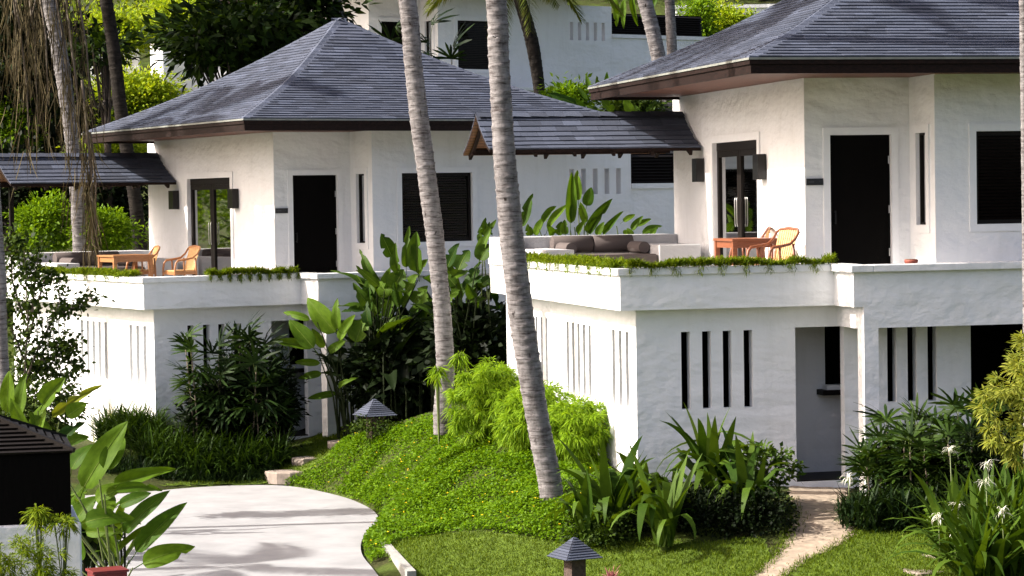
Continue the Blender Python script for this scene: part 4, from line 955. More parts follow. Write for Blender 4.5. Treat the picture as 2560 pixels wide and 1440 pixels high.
def palm(label, pxs, Y, wpx, m, top=5.0, crown=16, fl=(3.2, 4.2), group='tall coconut palms', ring=.15, lean=(0, 0), crown_meshes=None, depth=.09, sink=.3, ftilt=1.0):
    """pxs: points of the trunk on the photograph from the foot upwards; top: metres of trunk above the last of them"""
    path = [PV(px, py, Y) for px, py in pxs]; rad = [w / FPX * Y / 2 for w in wpx]
    foot = path[0].copy(); path.insert(0, foot - Vector((0, 0, sink))); rad.insert(0, rad[0] * 1.06); dirv = (path[-1] - path[-2]).normalized(); last = path[-1]
    if top > 0:
        path += [last + dirv * top * .5 + Vector((lean[0] * .3, lean[1] * .3, 0)), last + dirv * top + Vector((lean[0], lean[1], 0))]; rad += [rad[-1] * .95, rad[-1] * .85]
    t = thing('coconut_palm', label, 'palm', foot, 0, group); me = trunk_mesh([p - foot for p in path], rad, m, ring, depth); kid(obj('trunk', me, t), t)
    tp = path[-1] - foot
    for i in range(crown):
        o = obj('frond', random.choice(crown_meshes or FR), t); kid(o, t); a = i * 2.399 + random.uniform(-.25, .25); e = math.radians(random.uniform(-25, 70)) * ftilt; sc = random.uniform(*fl)
        o.location = tp; o.rotation_euler = (random.uniform(-.2, .2), -e, a); o.scale = (sc, sc, sc)
    return t

def tufted(name, label, cat, base, c, rad, nc, per, cr, ln, wd, m, group=None, droop=.6, shell=.45, up=.25):
    """many small tufts of narrow leaves that spread and droop from their centres"""
    base = Vector(base); t = thing(name, label, cat, base, 0, group); c = np.array(c, float); rad = np.array(rad)
    d = rand_dirs(nc, up); cc = c + d * rad * rng.uniform(shell, 1, nc)[:, None]; n = nc * per
    dd = unit(np.repeat(d, per, 0) * .55 + rng.normal(size=(n, 3)) * np.array([.75, .75, .5])); pos = np.repeat(cc, per, 0) + dd * (rng.uniform(0, 1, n) * np.repeat(cr * rng.uniform(.6, 1.3, nc), per))[:, None]
    l = rng.uniform(ln[0], ln[1], n); side = unit(np.cross(dd, rng.normal(size=(n, 3)) * .5 + np.array([0, -.3, 1.0]))); w = rng.uniform(wd[0], wd[1], n); C = np.zeros((n, 4, 3)); W = np.zeros((n, 4)); S = np.zeros((n, 4, 3))
    for i, u in enumerate((0, .35, .7, 1)): C[:, i] = pos + dd * (l * u)[:, None] - np.array([0, 0, 1]) * (l * u * u * droop)[:, None]; W[:, i] = w * (.5, 1, .8, .06)[i]; S[:, i] = side
    ribbons_mesh('foliage', C - np.array(base), W, S, m, t); s = MB(); mid = Vector(c) - base
    for k in range(0, nc, max(1, nc // 22)): q = Vector(cc[k]) - base; s.tube([(0, 0, 0), (mid * .5 + q * .2), q], [.008, .006, .002], 4, caps=False)
    s.build('stem', M['stem'], t); return t
# ------------------------------------------------------------------ palms of the photograph
palm('smooth grey coconut palm rising from the green mound beside the yellow-green bush', [(1107, 1040), (1112, 960), (1113, 900), (1104, 760), (1088, 600), (1070, 460), (1050, 310), (1033, 160), (1018, 0)], 41.2, [46, 44, 47, 48, 46, 45, 45, 45, 44], M['palm'], 6.5, 10, lean=(-.6, .2))
palm('leaning grey coconut palm with a bulging foot beside the strap-leaved lilies', [(1380, 1248), (1372, 1190), (1350, 1080), (1318, 890), (1293, 710), (1276, 560), (1262, 400), (1252, 240), (1245, 100), (1240, 0)], 35.3, [58, 64, 60, 54, 52, 52, 50, 49, 48, 46], M['palm'], 10, 15, lean=(-.5, .3))
palm('grey palm trunk behind the terrace, wrapped in hanging dry fronds', [(200, 660), (196, 560), (186, 420), (172, 290), (150, 140), (122, 0)], 56.5, [34, 34, 36, 40, 40, 38], M['palm'], 3.2, 12, lean=(-.5, 0))
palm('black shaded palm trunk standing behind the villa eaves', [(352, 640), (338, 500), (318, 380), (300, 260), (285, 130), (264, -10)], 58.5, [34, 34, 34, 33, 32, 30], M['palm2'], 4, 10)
palm('pale palm trunk rising directly behind the roof peak', [(862, 160), (852, 60), (838, 0)], 62, [34, 32, 28], M['palm'], 5, 10, sink=4)
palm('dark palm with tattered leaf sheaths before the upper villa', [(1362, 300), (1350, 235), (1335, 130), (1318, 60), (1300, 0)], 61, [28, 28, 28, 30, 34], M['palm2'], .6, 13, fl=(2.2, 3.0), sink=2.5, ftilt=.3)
palm('grey palm trunk leaning against the upper garden wall', [(1672, 300), (1658, 200), (1638, 105), (1612, 0)], 58, [38, 38, 37, 34], M['palm'], 5, 11, sink=2.5)
palm('slim pale palm trunk beside the leaning one at the upper garden wall', [(1683, 260), (1681, 160), (1678, 80), (1674, 0)], 64, [26, 26, 25, 24], M['palm'], 5, 9, sink=2)
palm('grey palm trunk at the foot of the small-leaved shrub', [(10, 960), (4, 860), (0, 740), (-6, 600)], 38.5, [30, 30, 28, 28], M['palm'], 14, 12, lean=(-.8, 0))
palm('grey palm trunk standing close before the window with brown blinds', [(2572, 1150), (2570, 800), (2567, 500), (2563, 200), (2560, 0)], 33, [26, 26, 25, 25, 25], M['palm'], 5, 13)

p = on_ground(-11.3, 33.6); t = thing('coconut_palm', 'young coconut palm beside the driveway, shading its concrete', 'palm', p, 0, 'tall coconut palms')
kid(obj('trunk', trunk_mesh([Vector((0, 0, -.3)), Vector((.1, 0, 2.5)), Vector((.5, .2, 5.6))], [.17, .14, .12], M['palm']), t), t)
for i in range(7):
    o = obj('frond', random.choice(FR), t); kid(o, t); o.location = (.5, .2, 5.6); o.rotation_euler = (random.uniform(-.2, .2), -math.radians(random.uniform(-20, 65)), i * 2.399); sc = random.uniform(2.4, 3.0); o.scale = (sc, sc, sc)
p = on_ground(-14.2, 48.6); t = thing('coconut_palm', 'tall coconut palm beside the villa, casting frond shadows on its slate roof', 'palm', p, 0, 'tall coconut palms')
kid(obj('trunk', trunk_mesh([Vector((0, 0, -.3)), Vector((-.3, 0, 5)), Vector((.1, .2, 12.0))], [.19, .15, .13], M['palm']), t), t)
for i in range(14):
    o = obj('frond', random.choice(FR), t); kid(o, t); o.location = (.1, .2, 12.0); o.rotation_euler = (random.uniform(-.2, .2), -math.radians(random.uniform(-20, 60)), i * 2.399); sc = random.uniform(3.0, 3.6); o.scale = (sc, sc, sc)
# hanging dry fronds beside the left palm
def hanging(label, strands, Y):
    b = PV(130, -120, Y); t = thing('dry_palm_fronds', label, 'fronds', b, 0, None); nb = np.array(b)
    for (x0, y0, x1, y1, n, sp) in strands:
        n = int(n * .62)
        A, B = P(x0, y0, Y + random.uniform(-.3, .3)), P(x1, y1, Y + random.uniform(-.3, .3)); u = rng.uniform(0, .9, n); ln = np.linalg.norm(B - A)
        pos = A + (B - A) * u[:, None] + rng.normal(size=(n, 3)) * np.array([sp, sp, .02]) * (.3 + u)[:, None]; l = rng.uniform(.35, 1.15, n); d = unit(np.stack([rng.normal(0, .16, n), rng.normal(0, .16, n), -np.ones(n)], 1)); end = rng.normal(0, .10, n)
        C = np.zeros((n, 4, 3)); W = np.zeros((n, 4)); S = np.zeros((n, 4, 3)); side = unit(np.cross(d, rng.normal(size=(n, 3))))
        for j in range(4): q = j / 3; C[:, j] = pos + d * (l * q)[:, None] + side * (end * q * q)[:, None]; W[:, j] = .010 * (.7, 1, .8, .1)[j]; S[:, j] = side
        o = ribbons_mesh('frond', C - nb, W, S, L['dry'], t)
        s = MB(); s.tube([Vector(A - nb), Vector((A + B) / 2 - nb) + Vector((.08, 0, 0)), Vector(B - nb)], [.03, .022, .008], 6); s.build('stalk', M['twig'], o)
hanging('long dry brown palm fronds hanging in front of the grey trunk', [(150, -120, 214, 560, 190, .16), (120, -120, 190, 400, 170, .22), (60, -120, 95, 330, 150, .26), (20, -120, 40, 210, 120, .25), (180, -100, 232, 330, 150, .14), (100, -120, 60, 120, 120, .3), (205, 200, 232, 660, 110, .09), (225, 330, 236, 600, 70, .07), (40, 0, 75, 420, 110, .2), (228, 480, 236, 640, 40, .05), (90, -80, 120, 260, 120, .25)], 51.8)

# ------------------------------------------------------------------ mound: ground cover, yellow flowers, lawn
mound_px = [(700, 1222), (745, 1200), (800, 1165), (865, 1112), (950, 1082), (1080, 1046), (1200, 1060), (1330, 1080), (1480, 1150), (1575, 1215), (1600, 1300), (1500, 1372), (1390, 1362), (1270, 1342), (1100, 1338), (985, 1358), (955, 1400), (925, 1420), (880, 1380), (890, 1330), (920, 1300), (900, 1270), (840, 1245)]
MOUND = [G(*p)[:2] for p in mound_px]
def scatter(poly, n):
    lo, hi = np.min(poly, 0), np.max(poly, 0); out = np.zeros((0, 2))
    while len(out) < n:
        q = rng.uniform(lo, hi, (n * 2, 2)); out = np.concatenate([out, q[inpoly(q[:, 0], q[:, 1], poly)]])
    return out[:n]
def lump(x, y): return .5 + .25 * np.sin(x * 4.1 + 1.3 * np.sin(y * 2.7)) + .25 * np.sin(y * 5.3 + 1.7 * np.sin(x * 3.9 + 1))
q = scatter(MOUND, 125000); q = q[~inpoly(q[:, 0] - .05, q[:, 1], DRIVE) & ~inpoly(q[:, 0], q[:, 1] - .04, DRIVE)]; z = gz(q[:, 0], q[:, 1]); hh = lump(q[:, 0], q[:, 1]); hgt = rng.uniform(0, 1, len(q)) ** .6 * (.05 + .13 * hh)
pos = np.stack([q[:, 0], q[:, 1], z + hgt], 1); n = len(pos); d = rand_dirs(n, .1); d[:, 2] *= .5; nr = unit(rng.normal(size=(n, 3)) * .4 + np.array([-.1, -.2, 1])); keep = rng.uniform(size=n) < (.08 + hh * 1.05)
V = leaf_quads(pos[keep], d[keep], nr[keep], rng.uniform(.035, .06, keep.sum()), rng.uniform(.028, .045, keep.sum()), .1)
tag(np_mesh('ground_cover', V, L['ground']), 'bright green low ground cover on the mound', 'ground cover', kind='stuff')
q = scatter(MOUND, 110); q = q[~inpoly(q[:, 0] - .1, q[:, 1], DRIVE)]; z = gz(q[:, 0], q[:, 1]) + .13 + .09 * lump(q[:, 0], q[:, 1]); n = len(q); V = []
for k in range(3):
    a = rng.uniform(0, 6.28, n); V.append(leaf_quads(np.stack([q[:, 0], q[:, 1], z], 1), np.stack([np.cos(a), np.sin(a) - .4, np.full(n, .5)], 1), np.tile([0, -.6, .8], (n, 1)),   .022, .018))
tag(np_mesh('yellow_flowers', np.concatenate(V), L['yellow']), 'tiny yellow flowers dotted over the ground cover', 'flowers', kind='stuff')
def lawn(name, pxs, world, dens, m='grass', h=(.025, .06)):
    poly = [G(*p)[:2] for p in pxs] + [np.array(w, float) for w in world]; ar = 0.0
    for i in range(len(poly)): ar += poly[i - 1][0] * poly[i][1] - poly[i][0] * poly[i - 1][1]
    n = int(abs(ar) / 2 * dens); q = scatter(poly, n); pos = np.stack([q[:, 0], q[:, 1], gz(q[:, 0], q[:, 1]) + .014], 1)
    tag(drape('lawn', smooth_loop(poly, 3), M['turf'], .008, .1), kind='structure')
    C, W, S = straps_np(n, pos, h, (.003, .006), (35, 85), (.2, 1.2), 3); tag(ribbons_mesh(name, C, W, S, L[m]), 'short mown grass blades', 'grass', kind='stuff')
M['turf'] = simple('mown_turf', (0.075, 0.115, 0.016), 0.95, 0.45, 8, bstr=0.5, spec=0.1)
lawn('grass', [(965, 1392), (990, 1352), (1100, 1340), (1270, 1343), (1400, 1355), (1480, 1345), (1620, 1352), (1780, 1360), (1900, 1345), (1925, 1395), (1905, 1436)], [(2.2, 30.2), (-1.0, 30.0), (-1.2, 32.6)], 2300)
lawn('grass', [(2025, 1408), (2090, 1376), (2150, 1332), (2250, 1315), (2400, 1325), (2560, 1360)], [(7.4, 29), (4.0, 29), (3.2, 30.4)], 2300)
lawn('grass', [(400, 1216), (520, 1198), (640, 1180), (720, 1140), (800, 1085), (880, 1078), (900, 1090), (800, 1155), (735, 1205), (610, 1208), (480, 1214)], [], 1500)

# stepping stones, kerb, garden lamps
def stone(px, py, w, d, h, label, rz=0.0, lift=.05):
    g = G(px, py); t = thing('stepping_stone', label, 'stone', (g[0], g[1], g[2] - .02), rz, 'stepping stones'); m = MB(); k = 9; r = [random.uniform(.85, 1.1) for _ in range(k)]
    def p(i, s, z): a = 2 * math.pi * i / k; c, sn = math.cos(a), math.sin(a); e = (abs(c) ** 4 + abs(sn) ** 4) ** -.25; return (c * e * w / 2 * r[i % k] * s, sn * e * d / 2 * r[i % k] * s, z)
    m.quad([p(i, .96, lift + h) for i in range(k)])
    for i in range(k): m.quad([p(i, 1, -.1), p(i + 1, 1, -.1), p(i + 1, 1, lift + h - .02), p(i, 1, lift + h - .02)]); m.quad([p(i, 1, lift + h - .02), p(i + 1, 1, lift + h - .02), p(i + 1, .96, lift + h), p(i, .96, lift + h)])
    m.build('slab', M['stone'], t)
stone(716, 1190, .72, .60, .06, 'thick brown stone step beside the driveway edge', .1)
stone(775, 1150, .62, .5, .02, 'flat brown stepping stone above the thick step', .3)
stone(852, 1113, .45, .5, .05, 'small stepping stone below the garden lamp on the mound', .2)
stone(2305, 1425, .52, .75, .0, 'pale flat stepping stone in the lawn beside the white spider lilies', .2, .03)
stone(2345, 1392, .30, .45, .02, 'broken narrow stone between the lawn and the spider lilies', .6, .03)
stone(2210, 1450, .62, .7, .0, 'large flat stepping stone at the lawn edge', -.1, .03)
stone(2150, 1318, .20, .16, .05, 'small grey rock beside the sandy path', .4, .03)
kp = [onz(948, 1378, -.05), onz(962, 1398, -.05), onz(985, 1425, -.05), onz(1018, 1462, -.05)]
t = thing('kerb', 'short weathered white kerb between the driveway and the lawn', 'kerb', (kp[1][0], kp[1][1], -.2)); m = MB((-kp[1][0], -kp[1][1], .2))
for a, b in zip(kp, kp[1:]):
    m.hexa([(a[0], a[1], -.4), (a[0] + .12, a[1] + .03, -.4), (b[0] + .12, b[1] + .03, -.4), (b[0], b[1], -.4), (a[0], a[1], .13), (a[0] + .12, a[1] + .03, .13), (b[0] + .12, b[1] + .03, .13), (b[0], b[1], .13)])
m.build('wall', M['kerb'], t)
def garden_lamp(px, pyApex, wpx, Y, label, ground_z=None):
    s = wpx / FPX * Y; ap = PV(px, pyApex, Y); z0 = float(gz(ap.x, ap.y)); hr = s * .40; ze = ap.z - hr
    t = thing('garden_lamp', label, 'lamp', (ap.x, ap.y, z0 - .05), math.radians(28), 'pyramid-roofed garden lamps'); off = (0, 0, -(z0 - .05)); h = s * .5 * .80
    m = MB(off); m.box(-s * .16, s * .16, -s * .16, s * .16, z0 - .05, ze + .02); m.build('post', M['postclad'], t)
    m = MB(off); m.quad([(-h, -h, ze), (h, -h, ze), (h, h, ze), (-h, h, ze)][::-1])
    for i in range(4):
        a = [(-h, -h), (h, -h), (h, h), (-h, h)]; p, q = a[i], a[(i + 1) % 4]; m.quad([(p[0], p[1], ze), (q[0], q[1], ze), (0, 0, ze + hr)])
    r = m.build('roof', M['under'], t); k = 9
    for i in range(4):
        a = [(-h, -h), (h, -h), (h, h), (-h, h)]; p, q = Vector((*a[i], ze)), Vector((*a[(i + 1) % 4], ze)); A = Vector((0, 0, ze + hr)); nrm = (q - p).cross(A - p).normalized()
        for j in range(k):
            u, v = j / k, min(1, (j + 1.2) / k); p0, q0, p1, q1 = p.lerp(A, u), q.lerp(A, u), p.lerp(A, v), q.lerp(A, v); c = MB(off)
            c.hexa([p0 + nrm * .003, q0 + nrm * .003, q1, p1, p0 + nrm * .018, q0 + nrm * .018, q1 + nrm * .004, p1 + nrm * .004]); c.build('slate_course', SH[random.choice((0, 1, 2))], r)
n = 5200; k = rng.integers(0, len(PATH), n); pp = np.array(PATH); q = pp[k] + (np.roll(pp, -1, 0)[k] - pp[k]) * rng.uniform(0, 1, n)[:, None] + rng.normal(size=(n, 2)) * .07; pos = np.stack([q[:, 0], q[:, 1], gz(q[:, 0], q[:, 1]) + .012], 1); pos = pos[pos[:, 1] < 35.2]; C, W, S = straps_np(len(pos), pos, (.02, .07), (.003, .006), (20, 85), (.3, 1.6), 3); tag(ribbons_mesh('grass', C, W, S, L['grass']), 'ragged grass growing over the edges of the sandy path', 'grass', kind='stuff')
garden_lamp(936, 997, 104, 44.0, 'garden lamp with a small slate pyramid roof on top of the mound')
c = P(936, 1072, 43.7); leafy('low_shrub', 'low leafy shrub round the post of the lamp on the mound', 'shrub', (c[0], c[1], float(gz(c[0], c[1]))), c, (.42, .3, .16), 40, 16, .1, (.04, .08), (.03, .05), L['shrub'], 'low shrubs among the lilies', limbs=False)
garden_lamp(1436, 1343, 127, 32.0, 'garden lamp with a slate pyramid roof on the lawn below the lilies')

# pillar lantern and red box in the left foreground
Y = 27.0; c = PV(-55, 1310, Y); gzc = -.2
t = thing('pillar_lantern', 'large black lantern box with slatted roof on a white pillar', 'lantern', (c.x, c.y, gzc), math.radians(13)); s = Y / FPX
wh = 228 * s; zt = PV(172, 1305, Y).z - gzc; zb = PV(172, 1131, Y).z - gzc
m = MB(); m.box(-wh - .09, wh + .10, -.35, 1.4, -.3, zt); bevel(m.build('pillar', M['white'], t), .02)
m = MB(); m.box(-wh, wh, -.28, 1.3, zt + .001, zb); m.build('lantern_box', M['door'], t)
m = MB(); e = .03; A = (0.0, .5, zb + .42); cs = [(-wh - e, -.31, zb), (wh + e, -.31, zb), (wh + e, 1.33, zb), (-wh - e, 1.33, zb)]
for i in range(4): m.quad([cs[i], cs[(i + 1) % 4], A])
m.quad(cs[::-1]); r = m.build('roof', M['frame'], t)
for i in range(4):
    p, q, A_ = Vector(cs[i]), Vector(cs[(i + 1) % 4]), Vector(A); nrm = (q - p).cross(A_ - p).normalized()
    for j in range(11):
        u, v = j / 11, (j + .62) / 11; k = MB(); p0, q0, p1, q1 = p.lerp(A_, u), q.lerp(A_, u), p.lerp(A_, v), q.lerp(A_, v)
        k.hexa([p0 + nrm * .012, q0 + nrm * .012, q1 + nrm * .002, p1 + nrm * .002, p0 + nrm * .034, q0 + nrm * .034, q1 + nrm * .024, p1 + nrm * .024]); k.build('slat', M['frame'], r)
    k = MB(); k.bar(p + nrm * .03, A_ + nrm * .03, .05, .05); k.build('hip_bar', M['frame'], r)
b = PV(268, 1432, 29.5); g0 = float(gz(b.x, b.y))
t = thing('red_box', 'low red painted wooden box beside the large green leaves', 'box', (b.x, b.y, g0), math.radians(24)); zt = PV(268, 1422, 29.5).z - g0
m = MB(); m.box(-.20, .20, -.16, .16, 0, zt - .03); m.build('body', M['redbox'], t); m = MB(); m.box(-.22, .22, -.18, .18, zt - .03, zt); bevel(m.build('lid', M['redbox'], t), .006)

# ------------------------------------------------------------------ large-leaved plants measured on the photograph
px_plant('heliconia_plant', 'large glossy heliconia leaves reaching out over the driveway beside the red box', 'plant', (300, 1475), 31.0, [
    (210, 1218, 306, 1050, 66), (262, 1172, 308, 1085, 48), (180, 1172, 216, 1098, 40), (285, 1214, 434, 1168, 36), (290, 1228, 405, 1193, 26), (311, 1330, 412, 1220, 42), (342, 1378, 453, 1248, 44), (358, 1408, 472, 1356, 48), (290, 1392, 256, 1312, 42), (214, 1306, 316, 1270, 46), (215, 1330, 300, 1328, 28), (190, 1300, 232, 1235, 46), (240, 1250, 300, 1200, 40), (200, 1400, 190, 1330, 44), (255, 1290, 282, 1225, 40), (300, 1262, 372, 1230, 30)], HEL, None)
b = gp_early = G(235, 1400, 28, 40); clump('undergrowth_plant', 'dark leaves in the shade below the heliconia beside the red box', 'plant', (b[0] - .1, 31.6, float(gz(b[0], 31.6))), 34, (.4, .7), .4, (10, 75), [HEL[1], DRK[0], DRK[1]], None, .35, .85)
b = P(228, 1180, 33.0); clump('heliconia_plant', 'overlapping broad leaves rising behind the black lantern box', 'plant', (b[0], b[1], float(gz(b[0], b[1]))), 30, (.5, .9), .36, (25, 80), [HEL[0], HEL[1], DRK[0], HEL[2]], None, .4, 1.1)
b = P(60, 1150, 35.5); clump('heliconia_plant', 'broad dark leaves between the torn banana leaves and the lantern roof', 'plant', (b[0], b[1], float(gz(b[0], b[1]))), 24, (.5, .9), .36, (25, 80), [HEL[0], DRK[0], HEL[3]], None, .45, 1.2)
px_plant('banana_plant', 'torn yellowing banana leaves beside the black lantern roof', 'plant', (90, 1130), 38.0, [
    (20, 1030, 17, 926, 36), (46, 1046, 58, 930, 40), (92, 1092, 98, 998, 42), (108, 1010, 160, 943, 44), (132, 1042, 244, 952, 24), (168, 1040, 216, 1006, 36), (150, 1104, 202, 1048, 30), (70, 1080, 20, 1000, 34), (120, 1090, 75, 1030, 34), (160, 1110, 215, 1085, 30), (40, 1100, 5, 1040, 34)], [HEL[0], BAN[0], HEL[1], BAN[3], YEL[0], HEL[3], BAN[1]])
px_plant('heliconia_plant', 'tall heliconia with long paddle leaves before the dark lower doorway', 'plant', (862, 1050), 46.3, [
    (783, 869, 722, 795, 40), (838, 830, 760, 740, 48), (845, 822, 830, 751, 24), (780, 868, 682, 850, 24), (774, 799, 697, 772, 17), (810, 868, 779, 822, 22), (800, 908, 726, 903, 17), (803, 934, 736, 943, 18), (840, 984, 766, 996, 17), (848, 968, 871, 940, 13), (820, 880, 862, 850, 20), (850, 850, 880, 775, 26)], HEL, None, jitter=.25, stemm='shade_stem')
zk = (860, 540, 2.768)
px_plant('banana_plant', 'torn upright banana leaves reaching above the terrace edge of the villa', 'plant', (945, 1045), 46.6, [
    (330, 280, 262, 122, 84), (378, 385, 328, 200, 62), (430, 352, 430, 92, 50), (510, 385, 494, 102, 88), (200, 432, 104, 248, 52), (240, 482, 84, 348, 46), (172, 622, 64, 474, 62), (130, 652, 14, 624, 40), (340, 505, 412, 368, 112), (222, 682, 210, 540, 72), (400, 622, 472, 480, 62), (82, 872, 152, 640, 112), (228, 905, 252, 828, 60), (520, 402, 572, 298, 60), (300, 560, 250, 440, 80), (430, 520, 500, 400, 80), (150, 560, 190, 440, 60), (480, 600, 540, 470, 70), (300, 700, 330, 560, 70), (180, 760, 120, 640, 60)], BAN, None, zk, jitter=.5, wscale=1.15, stemm='shade_stem')
px_plant('banana_plant', 'banana leaves pressed against the white corner of the terrace', 'plant', (1165, 1010), 45.6, [
    (720, 345, 782, 188, 72), (792, 372, 852, 212, 102), (935, 300, 982, 30, 60), (940, 305, 1000, 188, 90), (722, 452, 872, 310, 62), (822, 502, 952, 408, 60), (842, 592, 982, 560, 42), (1000, 862, 1052, 768, 62), (770, 480, 700, 400, 60), (880, 430, 930, 320, 60), (720, 560, 800, 500, 60), (960, 470, 1040, 400, 50), (680, 620, 740, 540, 50), (900, 560, 850, 470, 60)], BAN, None, zk, jitter=.4, wscale=1.15, stemm='shade_stem')
zv = (1200, 280, 3.272)
b = P(985, 1045, 46.9); clump('banana_plant', 'dense torn banana clump between the tall heliconia and the upright palm trunk', 'plant', (b[0], b[1], float(gz(b[0], b[1]))), 26, (.55, .95), .34, (25, 82), BAN, None, .55, 2.2)
b = P(1165, 1010, 46.4); clump('banana_plant', 'dense torn banana clump behind the upright palm trunk', 'plant', (b[0], b[1], float(gz(b[0], b[1]))), 24, (.55, .95), .34, (15, 80), BAN, None, .5, 1.9)
px_plant('banana_plant', 'bright banana leaves standing behind the sofa bench against the grey wall', 'plant', (1450, 640), 46.2, [
    (345, 935, 425, 662, 80), (450, 1005, 512, 858, 66), (520, 905, 622, 758, 62), (560, 945, 702, 718, 62), (742, 905, 752, 488, 84), (802, 720, 790, 476, 74), (872, 765, 908, 618, 84), (890, 992, 1075, 706, 84), (762, 882, 740, 758, 58), (1010, 1002, 1162, 808, 54), (640, 1005, 662, 898, 66), (862, 905, 820, 738, 60), (700, 1000, 690, 880, 60), (960, 1010, 1000, 900, 60), (800, 1000, 860, 880, 60), (410, 1010, 390, 920, 60), (600, 1010, 560, 930, 60)], [BAN[0], HEL[0], BAN[3], HEL[1], HEL[3]], None, zv, stems=True, jitter=.3)
px_plant('banana_plant', 'low bright leaves at the house wall end of the sofa bench', 'plant', (1600, 640), 45.6, [
    (1172, 895, 1272, 828, 44), (1242, 962, 1322, 848, 52), (1332, 1002, 1494, 878, 62), (1282, 935, 1402, 868, 46), (1180, 1005, 1240, 930, 50), (1250, 1010, 1200, 950, 44), (1400, 1010, 1440, 940, 44)], HEL, None, zv, jitter=.2)
px_plant('banana_plant', 'narrow upright leaf just behind the white block of the bench', 'plant', (1215, 640), 45.9, [(30, 1010, 42, 872, 62), (90, 1000, 60, 920, 56), (10, 1060, -20, 960, 50)], BAN, None, zv, jitter=.2)
px_plant('banana_plant', 'banana leaves behind the low eaves corner with brown boards', 'plant', (1500, 330), 57, [
    (1480, 235, 1462, 183, 12), (1500, 245, 1492, 190, 16), (1522, 235, 1516, 180, 16), (1545, 240, 1556, 182, 14), (1470, 250, 1440, 212, 10), (1440, 260, 1362, 228, 16), (1400, 255, 1380, 225, 16), (1530, 280, 1500, 240, 22), (1580, 285, 1560, 245, 22), (1620, 285, 1640, 250, 20), (1460, 275, 1430, 245, 20), (1500, 290, 1470, 262, 20), (1600, 290, 1580, 262, 20), (1560, 230, 1590, 200, 14)], [HEL[0], BAN[0], HEL[3], BAN[1]], None, stems=False, jitter=.5)
px_plant('banana_plant', 'light green leaves hanging over the dark screen of the upper garden wall', 'plant', (1560, 120), 69, [
    (1560, 0, 1556, 70, 14), (1580, -10, 1588, 68, 14), (1545, 10, 1536, 60, 16), (1600, 0, 1606, 50, 12), (1530, -10, 1545, 40, 18), (1640, -10, 1632, 20, 12)], HEL, None, stems=False, jitter=.2)
# added undergrowth, leaves coloured near black to stand for shade behind the bananas
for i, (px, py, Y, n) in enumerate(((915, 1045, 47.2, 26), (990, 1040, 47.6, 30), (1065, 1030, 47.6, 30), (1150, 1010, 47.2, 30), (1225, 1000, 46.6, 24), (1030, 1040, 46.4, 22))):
    b = PV(px, py, Y); clump('undergrowth_plant', 'leafy undergrowth coloured black for the shade below the banana leaves', 'plant', (b.x, b.y, float(gz(b.x, b.y))), n, (.6, 1.1), .32, (20, 80), DRK, 'shaded undergrowth plants', .5, 1.2)

for lab, px, py, Y, rx, ry, n in (('dense shade-painted shrub among the banana stems', 1000, 930, 46.7, 130, 120, 5200), ('dense shade-painted shrub between the banana leaves and the white terrace corner', 1180, 900, 46.0, 95, 130, 4600)):
    c = P(px, py, Y); sc = Y / FPX; leafy('shade_shrub', lab, 'shrub', (c[0], c[1], float(gz(c[0], c[1]))), c, (rx * sc, .5, ry * sc), n // 40, 40, .3, (.14, .26), (.08, .13), L['shade_foliage'], None, M['bark'], .3, 1, .1)  # added shrubs, near-black leaves in place of the shade among the stems
c = P(610, 985, 46.6); leafy('shade_shrub', 'dense shade-painted shrub among the dark fan palms', 'shrub', (c[0], c[1], float(gz(c[0], c[1]))), c, (.62, .3, .95), 90, 40, .22, (.10, .22), (.03, .05), L['shade_foliage'], None, M['bark'], .3, 1, .1)  # leaf colour stands for the shade between the fan palms
for lab, px, py, Y, rx, ry, n, lf in (('dense shade-painted shrub under the tall dark fan palm', 560, 1060, 46.0, 120, 95, 5600, (.10, .22)), ('dense shade-painted shrub beside the dark lower doorway', 690, 1010, 46.6, 45, 120, 2400, (.10, .22)), ('dense shade-painted shrub among the porch fan palms', 2310, 1165, 34.6, 170, 95, 6000, (.07, .15)), ('dense shade-painted shrub below the yellowish bamboo', 2480, 1180, 33.4, 100, 120, 3600, (.07, .15)), ('dense shade-painted shrub behind the strap-leaved lilies', 1800, 1290, 34.2, 175, 75, 5200, (.07, .14))):
    c = P(px, py, Y); sc = Y / FPX; leafy('shade_shrub', lab, 'shrub', (c[0], c[1], float(gz(c[0], c[1]))), c, (rx * sc, .35, ry * sc), n // 40, 40, .16, lf, (lf[0] * .3, lf[1] * .32), L['shade_foliage'], None, M['bark'], .3, 1, .1, False)  # more added masses with shade painted into the leaf colour
# ------------------------------------------------------------------ fan palms, grassy tufts, lilies
def gp(px, Y): x = float(ray(px, 900)[0] * Y); return Vector((x, Y, float(gz(x, Y))))
def cane(px0, px1, pyt, Y): b = gp(px0, Y); return (b, PV(px1, pyt, Y - .1))
fan_palm('small fan palm with yellow-green lower fronds on a bare slanting cane', [cane(485, 462, 855, 45.9), cane(492, 478, 880, 45.8)], FAN2, 'fan palms at the lower wall', 9, .85)
fan_palm('tall bushy dark fan palm before the narrow front slots', [cane(560, 545, 900, 46.2), cane(585, 600, 850, 46.3), cane(610, 625, 850, 46.2), cane(640, 655, 890, 46.2), cane(600, 575, 960, 46), cane(650, 670, 950, 46), cane(570, 545, 960, 45.9), cane(620, 640, 930, 45.8)], FAN, 'fan palms at the lower wall', 9, 1.1)
fan_palm('low dark fan palm beside the dark lower doorway', [cane(520, 515, 960, 46), cane(680, 690, 1000, 46.2), cane(640, 640, 990, 45.8)], FAN, 'fan palms at the lower wall', 8, 1.0)
